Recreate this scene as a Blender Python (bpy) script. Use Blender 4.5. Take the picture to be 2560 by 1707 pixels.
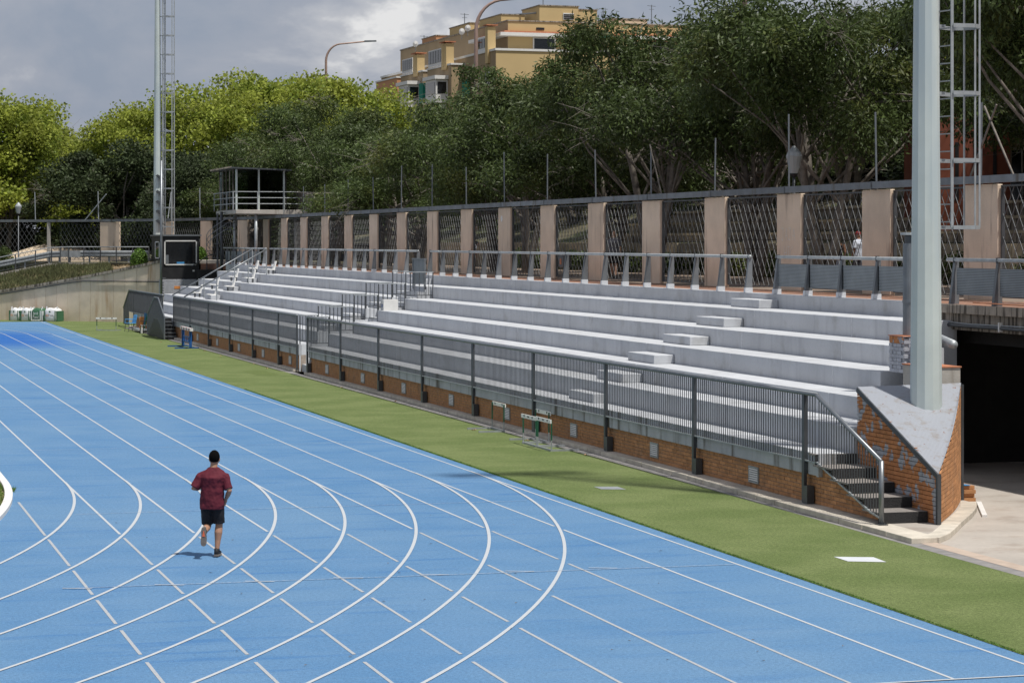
import bpy, math, random
import numpy as np
from mathutils import Vector, Matrix
random.seed(11)
for o in list(bpy.data.objects): bpy.data.objects.remove(o)
SC = bpy.context.scene
COL = SC.collection

# ------------------------------------------------------------------ camera
CAM_H = 4.9
YAW = 0.2804                      # camera looks this far to the right of the straight
cd = bpy.data.cameras.new('camera'); cam = bpy.data.objects.new('camera', cd); COL.objects.link(cam)
cam.location = (0, 0, CAM_H); cam.rotation_euler = (math.pi/2, 0, -YAW)
cd.sensor_width = 36; cd.lens = 36*6100/2560; cd.shift_y = -250.5/2560
cd.clip_start = 0.5; cd.clip_end = 6000
SC.camera = cam

# ------------------------------------------------------------------ sky and sun
SUN_AZ = Vector((0.50, -0.866)).normalized(); SUN_EL = math.radians(66)
w = bpy.data.worlds.new('World'); SC.world = w; w.use_nodes = True
nt = w.node_tree; nt.nodes.clear()
def N(tree, t, **k):
    n = tree.nodes.new(t)
    for a, b in k.items(): setattr(n, a, b)
    return n
sky = N(nt, 'ShaderNodeTexSky', sky_type='NISHITA', sun_disc=False)
sky.sun_elevation = SUN_EL; sky.sun_rotation = math.atan2(SUN_AZ.x, SUN_AZ.y); sky.air_density = 1.2; sky.dust_density = 2.5
b1 = N(nt, 'ShaderNodeBackground'); b1.inputs[1].default_value = 0.09; nt.links.new(sky.outputs[0], b1.inputs[0])
tc = N(nt, 'ShaderNodeTexCoord')
mp = N(nt, 'ShaderNodeMapping'); mp.inputs['Scale'].default_value = (1, 1, 1.7); mp.inputs['Location'].default_value = (3.1, 1.4, 0.2)
nt.links.new(tc.outputs['Generated'], mp.inputs[0])
n1 = N(nt, 'ShaderNodeTexNoise'); n1.inputs['Scale'].default_value = 11.0; n1.inputs['Detail'].default_value = 6; n1.inputs['Roughness'].default_value = .56; n1.inputs['Distortion'].default_value = .25
nt.links.new(mp.outputs[0], n1.inputs['Vector'])
cr = N(nt, 'ShaderNodeValToRGB'); e = cr.color_ramp.elements
e[0].position = .36; e[0].color = (.335, .39, .50, 1); e[1].position = .635; e[1].color = (.95, .945, .95, 1)
x = cr.color_ramp.elements.new(.50); x.color = (.42, .455, .545, 1)
x = cr.color_ramp.elements.new(.585); x.color = (.60, .615, .67, 1)
nt.links.new(n1.outputs[0], cr.inputs[0])
b2 = N(nt, 'ShaderNodeBackground'); b2.inputs[1].default_value = 1.0; nt.links.new(cr.outputs[0], b2.inputs[0])
ms = N(nt, 'ShaderNodeMixShader'); ms.inputs[0].default_value = .88
nt.links.new(b1.outputs[0], ms.inputs[1]); nt.links.new(b2.outputs[0], ms.inputs[2])
wo = N(nt, 'ShaderNodeOutputWorld'); nt.links.new(ms.outputs[0], wo.inputs[0])
sl = bpy.data.lights.new('sun', 'SUN'); sl.energy = 5.0; sl.angle = math.radians(1.8); sl.color = (1, .96, .89)
so = bpy.data.objects.new('sun', sl); COL.objects.link(so); so.location = (30, -40, 60)
sd = Vector((SUN_AZ.x*math.cos(SUN_EL), SUN_AZ.y*math.cos(SUN_EL), math.sin(SUN_EL)))
so.rotation_euler = sd.to_track_quat('Z', 'Y').to_euler()
vs = SC.view_settings; vs.view_transform = 'Standard'; vs.look = 'None'; vs.exposure = -0.18; vs.gamma = 1
SC.render.engine = 'CYCLES'; SC.cycles.max_bounces = 8; SC.cycles.transparent_max_bounces = 12

# ------------------------------------------------------------------ material kit
def mat(name, col, rough=.75, metal=0, var=.12, vs=2.5, rnd=0, bump=0, bs=60, streak=None, col2=None, mix=(.45, .6), ms=3, trans=0, spec=.35, fine=0, fs=60, island=0):
    """procedural material: base colour, broad variation, optional second colour in patches, vertical streaks, fine speckle, bump"""
    m = bpy.data.materials.new(name); m.use_nodes = True; t = m.node_tree; t.nodes.clear(); L = t.links.new
    out = N(t, 'ShaderNodeOutputMaterial'); p = N(t, 'ShaderNodeBsdfPrincipled')
    p.inputs['Roughness'].default_value = rough; p.inputs['Metallic'].default_value = metal; p.inputs['Specular IOR Level'].default_value = spec
    g = N(t, 'ShaderNodeNewGeometry')
    rgb = N(t, 'ShaderNodeRGB'); rgb.outputs[0].default_value = (*col, 1); c = rgb.outputs[0]
    def noise(scale, detail=4, vec=None, r=.55):
        n = N(t, 'ShaderNodeTexNoise'); n.inputs['Scale'].default_value = scale; n.inputs['Detail'].default_value = detail; n.inputs['Roughness'].default_value = r
        L(vec or g.outputs['Position'], n.inputs['Vector']); return n.outputs[0]
    def ramp(f, a, b, c0=(0, 0, 0), c1=(1, 1, 1)):
        r = N(t, 'ShaderNodeMapRange'); r.inputs[1].default_value = a; r.inputs[2].default_value = b; L(f, r.inputs[0]); r.interpolation_type = 'SMOOTHSTEP'; return r.outputs[0]
    def mixc(f, a, b):
        x = N(t, 'ShaderNodeMix', data_type='RGBA'); L(f, x.inputs[0]) if not isinstance(f, float) else setattr(x.inputs[0], 'default_value', f)
        for s, v in ((6, a), (7, b)):
            if isinstance(v, tuple): x.inputs[s].default_value = (*v, 1)
            else: L(v, x.inputs[s])
        return x.outputs[2]
    def scale_val(c, f, lo, hi):
        r = N(t, 'ShaderNodeMapRange'); r.inputs[3].default_value = lo; r.inputs[4].default_value = hi; L(f, r.inputs[0])
        h = N(t, 'ShaderNodeHueSaturation'); L(r.outputs[0], h.inputs['Value']); L(c, h.inputs['Color']); return h.outputs[0]
    if col2: c = mixc(ramp(noise(ms, 5), *mix), c, col2)
    if var: c = scale_val(c, ramp(noise(vs, 5), .25, .75), 1-var, 1+var)
    if fine: c = scale_val(c, noise(fs, 2), 1-fine*2, 1+fine*2)
    if rnd:
        oi = N(t, 'ShaderNodeObjectInfo'); c = scale_val(c, oi.outputs['Random'], 1-rnd, 1+rnd)
    if island: c = scale_val(c, g.outputs['Random Per Island'], 1-island, 1+island)
    if streak:
        mpn = N(t, 'ShaderNodeMapping'); mpn.inputs['Scale'].default_value = (1, 1, .12); L(g.outputs['Position'], mpn.inputs[0])
        c = mixc(ramp(noise(streak[1], 4, mpn.outputs[0]), streak[2], streak[3]), c, streak[0])
    L(c, p.inputs['Base Color'])
    if bump:
        bn = N(t, 'ShaderNodeBump'); bn.inputs['Strength'].default_value = bump; bn.inputs['Distance'].default_value = .02; L(noise(bs, 3), bn.inputs['Height']); L(bn.outputs[0], p.inputs['Normal'])
    sh = p.outputs[0]
    if trans:
        tr = N(t, 'ShaderNodeBsdfTranslucent'); L(c, tr.inputs[0]); mx = N(t, 'ShaderNodeMixShader'); mx.inputs[0].default_value = trans; L(sh, mx.inputs[1]); L(tr.outputs[0], mx.inputs[2]); sh = mx.outputs[0]
    L(sh, out.inputs[0]); m['_c'] = 1
    return m
M = {}
M['paint'] = mat('grandstand paint', (.485, .50, .525), .8, var=.07, vs=.9, rnd=.04, streak=((.375, .385, .41), 3.0, .50, .80), fine=.035, fs=14, bump=.25, bs=30, col2=(.40, .405, .41), mix=(.53, .75), ms=1.7)
M['caulk'] = mat('white joint filler', (.60, .61, .63), .9, var=.15, vs=14)
M['paintw'] = mat('white painted masonry', (.56, .58, .61), .8, var=.06, vs=3, bump=.2, bs=40)
M['fascia'] = mat('stained grey beam', (.41, .425, .455), .85, var=.12, vs=2, streak=((.12, .112, .10), 3.2, .51, .70), bump=.3, bs=30)
M['brick'] = mat('orange brick', (.46, .225, .10), .9, var=.18, vs=6, rnd=.16, fine=.08, fs=90, bump=.4, bs=80, col2=(.36, .20, .11), mix=(.50, .75), ms=2.2)
M['brickp'] = mat('brick with worn grey paint', (.48, .20, .08), .9, var=.15, vs=6, rnd=.10, fine=.06, fs=90, bump=.4, bs=80, col2=(.36, .37, .40), mix=(.54, .565), ms=3.1)
M['brickg'] = mat('grey painted brick', (.38, .39, .43), .85, var=.1, vs=6, rnd=.06, bump=.3, bs=60)
M['mortar'] = mat('mortar', (.36, .30, .25), .95, var=.15, vs=8)
M['mortarg'] = mat('painted mortar', (.40, .40, .42), .95, var=.1, vs=8)
M['conc'] = mat('concrete', (.40, .375, .34), .9, var=.12, vs=1.5, fine=.05, fs=30, streak=((.22, .19, .16), 2.5, .55, .75), bump=.25, bs=30)
M['kerb'] = mat('kerb stone', (.51, .465, .395), .9, var=.15, vs=4, rnd=.1, fine=.06, fs=70, streak=((.34, .31, .265), 6, .6, .78), bump=.3, bs=60)
M['bridge'] = mat('weathered concrete', (.33, .285, .235), .9, var=.2, vs=3, streak=((.09, .075, .06), 7, .47, .62), bump=.3, bs=30)
M['pillar'] = mat('pink beige concrete', (.66, .53, .41), .9, var=.1, vs=1.2, fine=.05, fs=28, rnd=.08, streak=((.30, .225, .175), 3, .58, .76), bump=.25, bs=30)
M['board'] = mat('board marked concrete', (.62, .52, .41), .9, var=.14, vs=.8, rnd=.08, fine=.05, fs=20, streak=((.44, .30, .19), 2.2, .52, .74), bump=.3, bs=14)
M['steel'] = mat('dark grey painted steel', (.085, .092, .10), .45, .55, var=.15, vs=4, spec=.5)
M['rail'] = mat('grey steel rail', (.20, .215, .23), .4, .6, var=.12, vs=5, spec=.5)
M['galv'] = mat('galvanised steel', (.36, .385, .40), .5, .45, var=.15, vs=5)
M['fin'] = mat('grey steel fins', (.165, .18, .195), .6, .3, var=.18, vs=2, rnd=.25, streak=((.11, .10, .085), 2, .55, .72))
M['lattice'] = mat('lattice steel', (.13, .135, .14), .6, .3, var=.15, vs=4)
M['mast'] = mat('galvanised mast', (.53, .585, .57), .6, .1, var=.07, vs=1.1, streak=((.44, .51, .53), 1.6, .45, .7), fine=.02, fs=60)
M['black'] = mat('dark booth cladding', (.022, .022, .024), .5, var=.2, vs=3)
M['dark'] = mat('shade coloured wall', (.03, .028, .026), .95, var=.2)  # shade inside the underpass and cabin put into a near-black colour
M['glass'] = mat('dark glass', (.012, .014, .016), .08, var=0, spec=.6)
M['white'] = mat('white paint', (.68, .67, .65), .6, var=.05, vs=5)
M['plastic'] = mat('white plastic', (.82, .81, .78), .45, var=.06, vs=6)
M['bag'] = mat('white woven bag', (.74, .74, .75), .7, var=.07, vs=8, bump=.5, bs=12)
M['baggreen'] = mat('green woven bag', (.05, .14, .075), .7, var=.1, vs=8, bump=.5, bs=12)
M['orange'] = mat('orange print', (.62, .24, .07), .7, var=.05)
M['print'] = mat('dark grey print', (.12, .13, .14), .7, var=.05)
M['greenpost'] = mat('dark green paint', (.012, .085, .045), .4, var=.15, vs=8)
M['bluepaint'] = mat('blue painted steel', (.015, .085, .28), .45, var=.12, vs=8)
M['bluechair'] = mat('blue plastic', (.06, .26, .52), .4, var=.08, vs=8)
M['red'] = mat('red paint', (.30, .03, .035), .5, var=.1)
M['step'] = mat('dark metal tread', (.035, .035, .037), .5, .4, var=.25, vs=30, bump=.9, bs=70)
M['tread'] = mat('worn stair top', (.24, .22, .205), .8, .1, var=.2, vs=20, bump=.5, bs=60)
M['soil'] = mat('dry soil', (.22, .15, .09), .95, var=.25, vs=1.5, col2=(.30, .24, .16), ms=.8)
M['sand'] = mat('pale sand', (.52, .42, .31), .95, var=.12, vs=.8)
M['earth'] = mat('dark earth', (.09, .08, .05), .95, var=.3, vs=.5, col2=(.05, .06, .025), ms=.4)  # dark brown ground colour with greenish patches
M['path'] = mat('path paving', (.22, .17, .135), .9, var=.15, vs=2)
M['prom'] = mat('red brown promenade tiles', (.30, .155, .10), .9, var=.18, vs=3, col2=(.22, .14, .11), ms=2)
M['yard'] = mat('pale yard concrete', (.40, .362, .322), .9, var=.12, vs=.7, fine=.05, fs=12, col2=(.33, .285, .245), mix=(.5, .7), ms=1.1, bump=.15, bs=20)
M['pink'] = mat('pink edge strip', (.44, .355, .29), .9, var=.12, vs=3)
M['drain'] = mat('grey drain strip', (.23, .22, .215), .9, var=.18, vs=4)
M['stone'] = mat('beige stone wall', (.50, .43, .31), .95, var=.22, vs=1.2, col2=(.36, .31, .23), ms=1.4, bump=.6, bs=8)
M['bark'] = mat('grey bark', (.17, .15, .13), .95, var=.3, vs=6, bump=.7, bs=25)
M['twig'] = mat('bare grey twigs', (.17, .15, .13), .95, var=.2, vs=3)
M['leaf'] = mat('evergreen leaves', (.064, .092, .026), .5, var=.42, vs=.8, island=.36, rnd=.15, trans=.3, spec=.3, col2=(.100, .112, .026), mix=(.52, .70), ms=.35)
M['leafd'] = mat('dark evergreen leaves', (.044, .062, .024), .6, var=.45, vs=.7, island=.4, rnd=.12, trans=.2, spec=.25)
M['leafy'] = mat('yellow green plane leaves', (.31, .35, .06), .55, var=.25, vs=.5, island=.35, trans=.45, spec=.25, col2=(.19, .255, .04), mix=(.45, .65), ms=.6)
M['shrub'] = mat('grey green scrub', (.095, .105, .045), .8, var=.35, vs=1.2, island=.5, trans=.2)
M['dry'] = mat('dry grass', (.28, .22, .12), .9, var=.25, vs=2, island=.4, trans=.2)
M['grass'] = mat('lawn grass', (.11, .20, .035), .8, var=.2, vs=2, island=.4, trans=.25)
M['ochre'] = mat('ochre render', (.52, .385, .195), .9, var=.05, vs=.3)
M['umber'] = mat('brown side wall', (.33, .245, .15), .9, var=.08, vs=.4, rnd=.1)  # side walls of the flats, browner and darker than the ochre walls
M['ochre2'] = mat('peach render', (.62, .47, .33), .9, var=.05, vs=.3)
M['salmon'] = mat('salmon render', (.52, .27, .14), .9, var=.05, vs=.3)
M['rust'] = mat('rust red cladding', (.19, .06, .035), .9, var=.12, vs=1)
M['cream'] = mat('cream render', (.66, .58, .46), .9, var=.06, vs=.6)
M['awning'] = mat('green awning', (.01, .20, .14), .8, var=.1)
M['tile'] = mat('terracotta coping', (.42, .17, .09), .9, var=.15, vs=4)
M['lamp'] = mat('pinkish lamp post', (.36, .25, .21), .6, .2, var=.08)
M['globe'] = mat('milky lamp globe', (.34, .36, .37), .25, var=.03)
M['skin'] = mat('skin', (.36, .195, .125), .55, var=.06, vs=9)
M['skin2'] = mat('pale skin', (.45, .27, .19), .55, var=.06, vs=9)
M['hair'] = mat('black hair', (.005, .0045, .0045), .95, spec=.05, var=.2, vs=60, bump=.6, bs=140)
M['maroon'] = mat('maroon jersey', (.098, .009, .020), .8, var=.08, vs=6, bump=.35, bs=9)
M['shorts'] = mat('black shorts', (.009, .009, .012), .75, var=.2, vs=14, bump=.8, bs=20)
M['greyshirt'] = mat('grey shirt', (.10, .10, .12), .85, var=.12, vs=10, bump=.6, bs=18)
M['whiteshirt'] = mat('white shirt', (.60, .64, .74), .85, var=.08, vs=10, bump=.6, bs=18)
M['shoe'] = mat('black shoe', (.014, .014, .016), .6, var=.2)
M['sole'] = mat('grey brown sole', (.20, .165, .14), .8, var=.12, vs=20, bump=.5, bs=90)
M['coral'] = mat('coral orange', (.80, .16, .07), .6, var=.05)
M['cone'] = mat('dry leaf', (.50, .33, .18), .8, var=.25, vs=40)

# track, turf, plate, perforated panel need their own networks
def special(name):
    m = bpy.data.materials.new(name); m.use_nodes = True; t = m.node_tree
    p = t.nodes['Principled BSDF']; g = N(t, 'ShaderNodeNewGeometry'); return m, t, p, g
def mathn(t, op, a, b=None, c=None):
    n = N(t, 'ShaderNodeMath', operation=op)
    for i, v in enumerate((a, b, c)):
        if v is None: continue
        if isinstance(v, (int, float)): n.inputs[i].default_value = v
        else: t.links.new(v, n.inputs[i])
    return n.outputs[0]
def noisen(t, vec, sc, det=4, ro=.55, stretch=None):
    if stretch:
        q = N(t, 'ShaderNodeMapping'); q.inputs['Scale'].default_value = stretch; t.links.new(vec, q.inputs[0]); vec = q.outputs[0]
    n = N(t, 'ShaderNodeTexNoise'); n.inputs['Scale'].default_value = sc; n.inputs['Detail'].default_value = det; n.inputs['Roughness'].default_value = ro
    t.links.new(vec, n.inputs['Vector']); return n.outputs[0]
def rangen(t, f, a, b, c=0., d=1., smooth=True):
    r = N(t, 'ShaderNodeMapRange'); t.links.new(f, r.inputs[0])
    for i, v in enumerate((a, b, c, d)): r.inputs[i+1].default_value = v
    if smooth: r.interpolation_type = 'SMOOTHSTEP'
    return r.outputs[0]
def mixn(t, f, a, b, mode='MIX'):
    x = N(t, 'ShaderNodeMix', data_type='RGBA', blend_type=mode)
    if isinstance(f, float): x.inputs[0].default_value = f
    else: t.links.new(f, x.inputs[0])
    for s, v in ((6, a), (7, b)):
        if isinstance(v, tuple): x.inputs[s].default_value = (*v, 1)
        else: t.links.new(v, x.inputs[s])
    return x.outputs[2]
m, t, p, g = special('blue running surface'); P = g.outputs['Position']
sep = N(t, 'ShaderNodeSeparateXYZ'); t.links.new(P, sep.inputs[0])
c = mixn(t, rangen(t, noisen(t, P, .55, 5, .6), .3, .7), (.083, .195, .358), (.110, .222, .378))
c = mixn(t, rangen(t, noisen(t, P, 1.0, 5, .6, (.35, 2.2, 1)), .52, .72, 0, .85), c, (.052, .158, .345))
c = mixn(t, rangen(t, noisen(t, P, .13, 5, .65), .42, .66, 0, .7), c, (.125, .235, .375))
c = mixn(t, rangen(t, noisen(t, P, 3.0, 5, .7, (.5, 1.4, 1)), .64, .74, 0, .7), c, (.050, .145, .315))
c = mixn(t, rangen(t, noisen(t, P, 2.2, 4, .6, (.25, 1.6, 1)), .62, .76, 0, .6), c, (.145, .250, .400))
wet = mathn(t, 'MULTIPLY', rangen(t, sep.outputs['Y'], 110, 121), rangen(t, sep.outputs['Y'], 139, 129))
wet = mathn(t, 'MULTIPLY', wet, rangen(t, mathn(t, 'ADD', sep.outputs['X'], mathn(t, 'MULTIPLY', noisen(t, P, .5), 3.0)), 15.0, 11.5))
c = mixn(t, mathn(t, 'MULTIPLY', wet, .9), c, (.014, .105, .370))
fn = mathn(t, 'ADD', mathn(t, 'MULTIPLY', noisen(t, P, 60, 3, .8), .6), mathn(t, 'MULTIPLY', noisen(t, P, 19, 3, .8), .4)); v = rangen(t, fn, .38, .62, .66, 1.30, False)
h = N(t, 'ShaderNodeHueSaturation'); t.links.new(c, h.inputs['Color']); t.links.new(v, h.inputs['Value'])
t.links.new(h.outputs[0], p.inputs['Base Color']); p.inputs['Roughness'].default_value = .88; p.inputs['Specular IOR Level'].default_value = .25
bn = N(t, 'ShaderNodeBump'); bn.inputs['Strength'].default_value = .5; bn.inputs['Distance'].default_value = .01; t.links.new(noisen(t, P, 90, 2), bn.inputs['Height']); t.links.new(bn.outputs[0], p.inputs['Normal'])
M['track'] = m
m, t, p, g = special('artificial turf'); P = g.outputs['Position']
c = mixn(t, rangen(t, noisen(t, P, .6, 4), .32, .68), (.118, .158, .054), (.158, .196, .076))
c = mixn(t, rangen(t, noisen(t, P, .35, 4, .5, (.8, 2.5, 1)), .58, .82, 0, .5), c, (.085, .118, .036))
v = rangen(t, mathn(t, 'ADD', mathn(t, 'MULTIPLY', noisen(t, P, 50, 3, .8), .6), mathn(t, 'MULTIPLY', noisen(t, P, 17, 3, .8), .4)), .36, .64, .45, 1.5, False)
h = N(t, 'ShaderNodeHueSaturation'); t.links.new(c, h.inputs['Color']); t.links.new(v, h.inputs['Value'])
t.links.new(h.outputs[0], p.inputs['Base Color']); p.inputs['Roughness'].default_value = .95; p.inputs['Specular IOR Level'].default_value = .15
bn = N(t, 'ShaderNodeBump'); bn.inputs['Strength'].default_value = .8; bn.inputs['Distance'].default_value = .02; t.links.new(noisen(t, P, 70, 2), bn.inputs['Height']); t.links.new(bn.outputs[0], p.inputs['Normal'])
M['turf'] = m
m, t, p, g = special('worn white line'); P = g.outputs['Position']
c = mixn(t, rangen(t, noisen(t, P, 30, 3, .7), .55, .75, 0, .55), (.44, .465, .49), (.15, .25, .38))
t.links.new(c, p.inputs['Base Color']); p.inputs['Roughness'].default_value = .85; M['line'] = m
m, t, p, g = special('faded line'); P = g.outputs['Position']
c = mixn(t, rangen(t, noisen(t, P, 22, 3, .7), .42, .62, 0, .8), (.36, .42, .49), (.09, .21, .40))
t.links.new(c, p.inputs['Base Color']); p.inputs['Roughness'].default_value = .85; M['faded'] = m
m, t, p, g = special('worn grey line'); P = g.outputs['Position']
c = mixn(t, rangen(t, noisen(t, P, 26, 3, .7), .5, .72, 0, .7), (.37, .385, .40), (.13, .22, .36))
t.links.new(c, p.inputs['Base Color']); p.inputs['Roughness'].default_value = .9; M['worn'] = m
m, t, p, g = special('rusty chequer plate'); P = g.outputs['Position']
tcn = N(t, 'ShaderNodeTexCoord'); wv = N(t, 'ShaderNodeTexWave'); wv.inputs['Scale'].default_value = 8; wv.wave_type = 'BANDS'; wv.bands_direction = 'DIAGONAL'; t.links.new(tcn.outputs['Object'], wv.inputs[0])
c = mixn(t, rangen(t, wv.outputs[1], .3, .8), (.25, .265, .30), (.37, .39, .43))
c = mixn(t, rangen(t, noisen(t, P, 3.5, 5, .7), .50, .68, 0, .75), c, (.24, .215, .195))
c = mixn(t, rangen(t, noisen(t, P, 9, 3, .6), .665, .70), c, (.20, .085, .04))
t.links.new(c, p.inputs['Base Color']); p.inputs['Roughness'].default_value = .55; p.inputs['Metallic'].default_value = .25
bn = N(t, 'ShaderNodeBump'); bn.inputs['Strength'].default_value = .7; bn.inputs['Distance'].default_value = .01; t.links.new(wv.outputs[1], bn.inputs['Height']); t.links.new(bn.outputs[0], p.inputs['Normal'])
M['plate'] = m
m, t, p, g = special('perforated sheet'); P = g.outputs['Position']; sep = N(t, 'ShaderNodeSeparateXYZ'); t.links.new(P, sep.inputs[0])
sz = mathn(t, 'SINE', mathn(t, 'MULTIPLY', sep.outputs['Z'], 2*math.pi/.034)); sy = mathn(t, 'SINE', mathn(t, 'MULTIPLY', sep.outputs['Y'], 2*math.pi/.05))
f = rangen(t, mathn(t, 'ADD', sz, mathn(t, 'MULTIPLY', sy, .35)), .1, .5)
c = mixn(t, f, (.25, .28, .30), (.075, .08, .085)); c = mixn(t, rangen(t, noisen(t, P, 2, 3), .4, .7, 0, .3), c, (.30, .33, .34))
t.links.new(c, p.inputs['Base Color']); p.inputs['Roughness'].default_value = .55; p.inputs['Metallic'].default_value = .3; M['perf'] = m
# window glass one can see through
m = bpy.data.materials.new('cabin glass'); m.use_nodes = True; t = m.node_tree; t.nodes.clear()
gl = N(t, 'ShaderNodeBsdfGlossy'); gl.inputs['Roughness'].default_value = .03; gl.inputs[0].default_value = (.8, .85, .85, 1); tp = N(t, 'ShaderNodeBsdfTransparent'); tp.inputs[0].default_value = (.42, .47, .45, 1)
mx = N(t, 'ShaderNodeMixShader'); fr = N(t, 'ShaderNodeFresnel'); fr.inputs[0].default_value = 1.45; t.links.new(fr.outputs[0], mx.inputs[0]); t.links.new(tp.outputs[0], mx.inputs[1]); t.links.new(gl.outputs[0], mx.inputs[2])
o = N(t, 'ShaderNodeOutputMaterial'); t.links.new(mx.outputs[0], o.inputs[0]); M['pane'] = m

# ------------------------------------------------------------------ mesh kit
WL = {}                                   # world location of roots, so that parts can be written in world coordinates
class MB:
    def __init__(s): s.v = []; s.f = []
    def add(s, vs, fs):
        n = len(s.v); s.v += [tuple(q) for q in vs]; s.f += [tuple(i+n for i in q) for q in fs]; return s
    def box(s, x0, x1, y0, y1, z0, z1):
        return s.add([(x0,y0,z0),(x1,y0,z0),(x1,y1,z0),(x0,y1,z0),(x0,y0,z1),(x1,y0,z1),(x1,y1,z1),(x0,y1,z1)],
                     [(0,3,2,1),(4,5,6,7),(0,1,5,4),(1,2,6,5),(2,3,7,6),(3,0,4,7)])
    def hexa(s, b, tp): return s.add(list(b)+list(tp), [(0,3,2,1),(4,5,6,7),(0,1,5,4),(1,2,6,5),(2,3,7,6),(3,0,4,7)])
    def prism(s, poly, z0, z1):
        n = len(poly); zb = z0 if isinstance(z0, (list, tuple)) else [z0]*n; zt = z1 if isinstance(z1, (list, tuple)) else [z1]*n
        return s.add([(q[0],q[1],zb[i]) for i,q in enumerate(poly)]+[(q[0],q[1],zt[i]) for i,q in enumerate(poly)],
                     [tuple(range(n-1,-1,-1)), tuple(range(n,2*n))]+[(i,(i+1)%n,n+(i+1)%n,n+i) for i in range(n)])
    def extr(s, poly, d):
        """polygon of 3-D points swept by vector d"""
        n = len(poly); d = Vector(d)
        return s.add([tuple(q) for q in poly]+[tuple(Vector(q)+d) for q in poly],
                     [tuple(range(n-1,-1,-1)), tuple(range(n,2*n))]+[(i,(i+1)%n,n+(i+1)%n,n+i) for i in range(n)])
    def bar(s, a, b, w, h=None, up=(0,0,1)):
        a = Vector(a); b = Vector(b); d = (b-a).normalized(); u = Vector(up)
        if abs(d.dot(u)) > .98: u = Vector((0,1,0))
        r = d.cross(u).normalized()*(w/2); q = r.cross(d).normalized()*((h or w)/2)
        return s.hexa([a-r-q, a+r-q, a+r+q, a-r+q], [b-r-q, b+r-q, b+r+q, b-r+q])
    def tube(s, pts, r, n=8, caps=True, flat=None):
        pts = [Vector(q) for q in pts]; R = r if isinstance(r, (list, tuple)) else [r]*len(pts); vs = []; fs = []
        ref = None
        for i, q in enumerate(pts):
            d = ((pts[min(i+1,len(pts)-1)]-pts[max(i-1,0)])).normalized()
            if ref is None: ref = Vector((0,0,1)) if abs(d.z) < .9 else Vector((1,0,0))
            u = (ref - d*ref.dot(d)).normalized(); w_ = d.cross(u); ref = u
            for k in range(n):
                a = 2*math.pi*k/n; vs.append(q+u*(math.cos(a)*R[i])+w_*(math.sin(a)*R[i]))
        for i in range(len(pts)-1):
            for k in range(n): fs.append((i*n+k, i*n+(k+1)%n, (i+1)*n+(k+1)%n, (i+1)*n+k))
        if caps: fs += [tuple(range(n-1,-1,-1)), tuple(range((len(pts)-1)*n, len(pts)*n))]
        return s.add(vs, fs)
    def rings(s, rings, n=14):
        """closed loft of horizontal ellipses (cx,cy,cz,rx,ry)"""
        vs = []; fs = []
        for (cx,cy,cz,rx,ry) in rings:
            for k in range(n): a = 2*math.pi*k/n; vs.append((cx+rx*math.cos(a), cy+ry*math.sin(a), cz))
        for i in range(len(rings)-1):
            for k in range(n): fs.append((i*n+k, i*n+(k+1)%n, (i+1)*n+(k+1)%n, (i+1)*n+k))
        fs += [tuple(range(n-1,-1,-1)), tuple(range((len(rings)-1)*n, len(rings)*n))]
        return s.add(vs, fs)
    def ball(s, c, r, nu=12, nv=8):
        r = r if isinstance(r, (tuple, list)) else (r, r, r); vs = [(c[0],c[1],c[2]-r[2])]; fs = []
        for i in range(1, nv):
            a = math.pi*i/nv-math.pi/2
            for k in range(nu): b = 2*math.pi*k/nu; vs.append((c[0]+r[0]*math.cos(a)*math.cos(b), c[1]+r[1]*math.cos(a)*math.sin(b), c[2]+r[2]*math.sin(a)))
        vs.append((c[0],c[1],c[2]+r[2])); e_ = len(vs)-1
        for k in range(nu): fs.append((0, 1+(k+1)%nu, 1+k))
        for i in range(nv-2):
            for k in range(nu): fs.append((1+i*nu+k, 1+i*nu+(k+1)%nu, 1+(i+1)*nu+(k+1)%nu, 1+(i+1)*nu+k))
        for k in range(nu): fs.append((e_, 1+(nv-2)*nu+k, 1+(nv-2)*nu+(k+1)%nu))
        return s.add(vs, fs)
    def mesh(s, name, origin):
        me = bpy.data.meshes.new(name); me.from_pydata([(q[0]-origin[0], q[1]-origin[1], q[2]-origin[2]) for q in s.v], [], s.f); me.update(); return me
    def build(s, name, m, parent=None, smooth=False, bevel=0, center=True):
        lo = [min(q[i] for q in s.v) for i in range(3)]; hi = [max(q[i] for q in s.v) for i in range(3)]
        org = Vector(((lo[0]+hi[0])/2, (lo[1]+hi[1])/2, lo[2])) if center else Vector((0,0,0))
        me = s.mesh(name, org); me.materials.append(M[m] if isinstance(m, str) else m)
        return place(name, me, org, parent, smooth, bevel)
def place(name, me, org, parent=None, smooth=False, bevel=0):
    o = bpy.data.objects.new(name, me); COL.objects.link(o); org = Vector(org); WL[o.name] = org
    if parent is not None: o.parent = parent; o.location = org-WL[parent.name]
    else: o.location = org
    if smooth:
        for q in me.polygons: q.use_smooth = True
    if bevel:
        b = o.modifiers.new('bevel', 'BEVEL'); b.width = bevel; b.segments = 2; b.limit_method = 'ANGLE'
    return o
def tag(o, label=None, cat=None, group=None, kind=None):
    for k, v in (('label', label), ('category', cat), ('group', group), ('kind', kind)):
        if v: o[k] = v
    return o
def thing(name, label, cat, loc=(0,0,0), group=None, rz=0):
    o = bpy.data.objects.new(name, None); COL.objects.link(o); o.empty_display_size = .3; o.location = loc; o.rotation_euler = (0,0,rz); WL[o.name] = Vector(loc)
    return tag(o, label, cat, group)
def copy_tree(o, parent=None):
    c = o.copy(); COL.objects.link(c); c.parent = parent; WL[c.name] = Vector(c.location)
    for ch in list(o.children): copy_tree(ch, c)
    return c
def struct(name, mb, m, **k): return tag(mb.build(name, m, **k), kind='structure')
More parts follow.
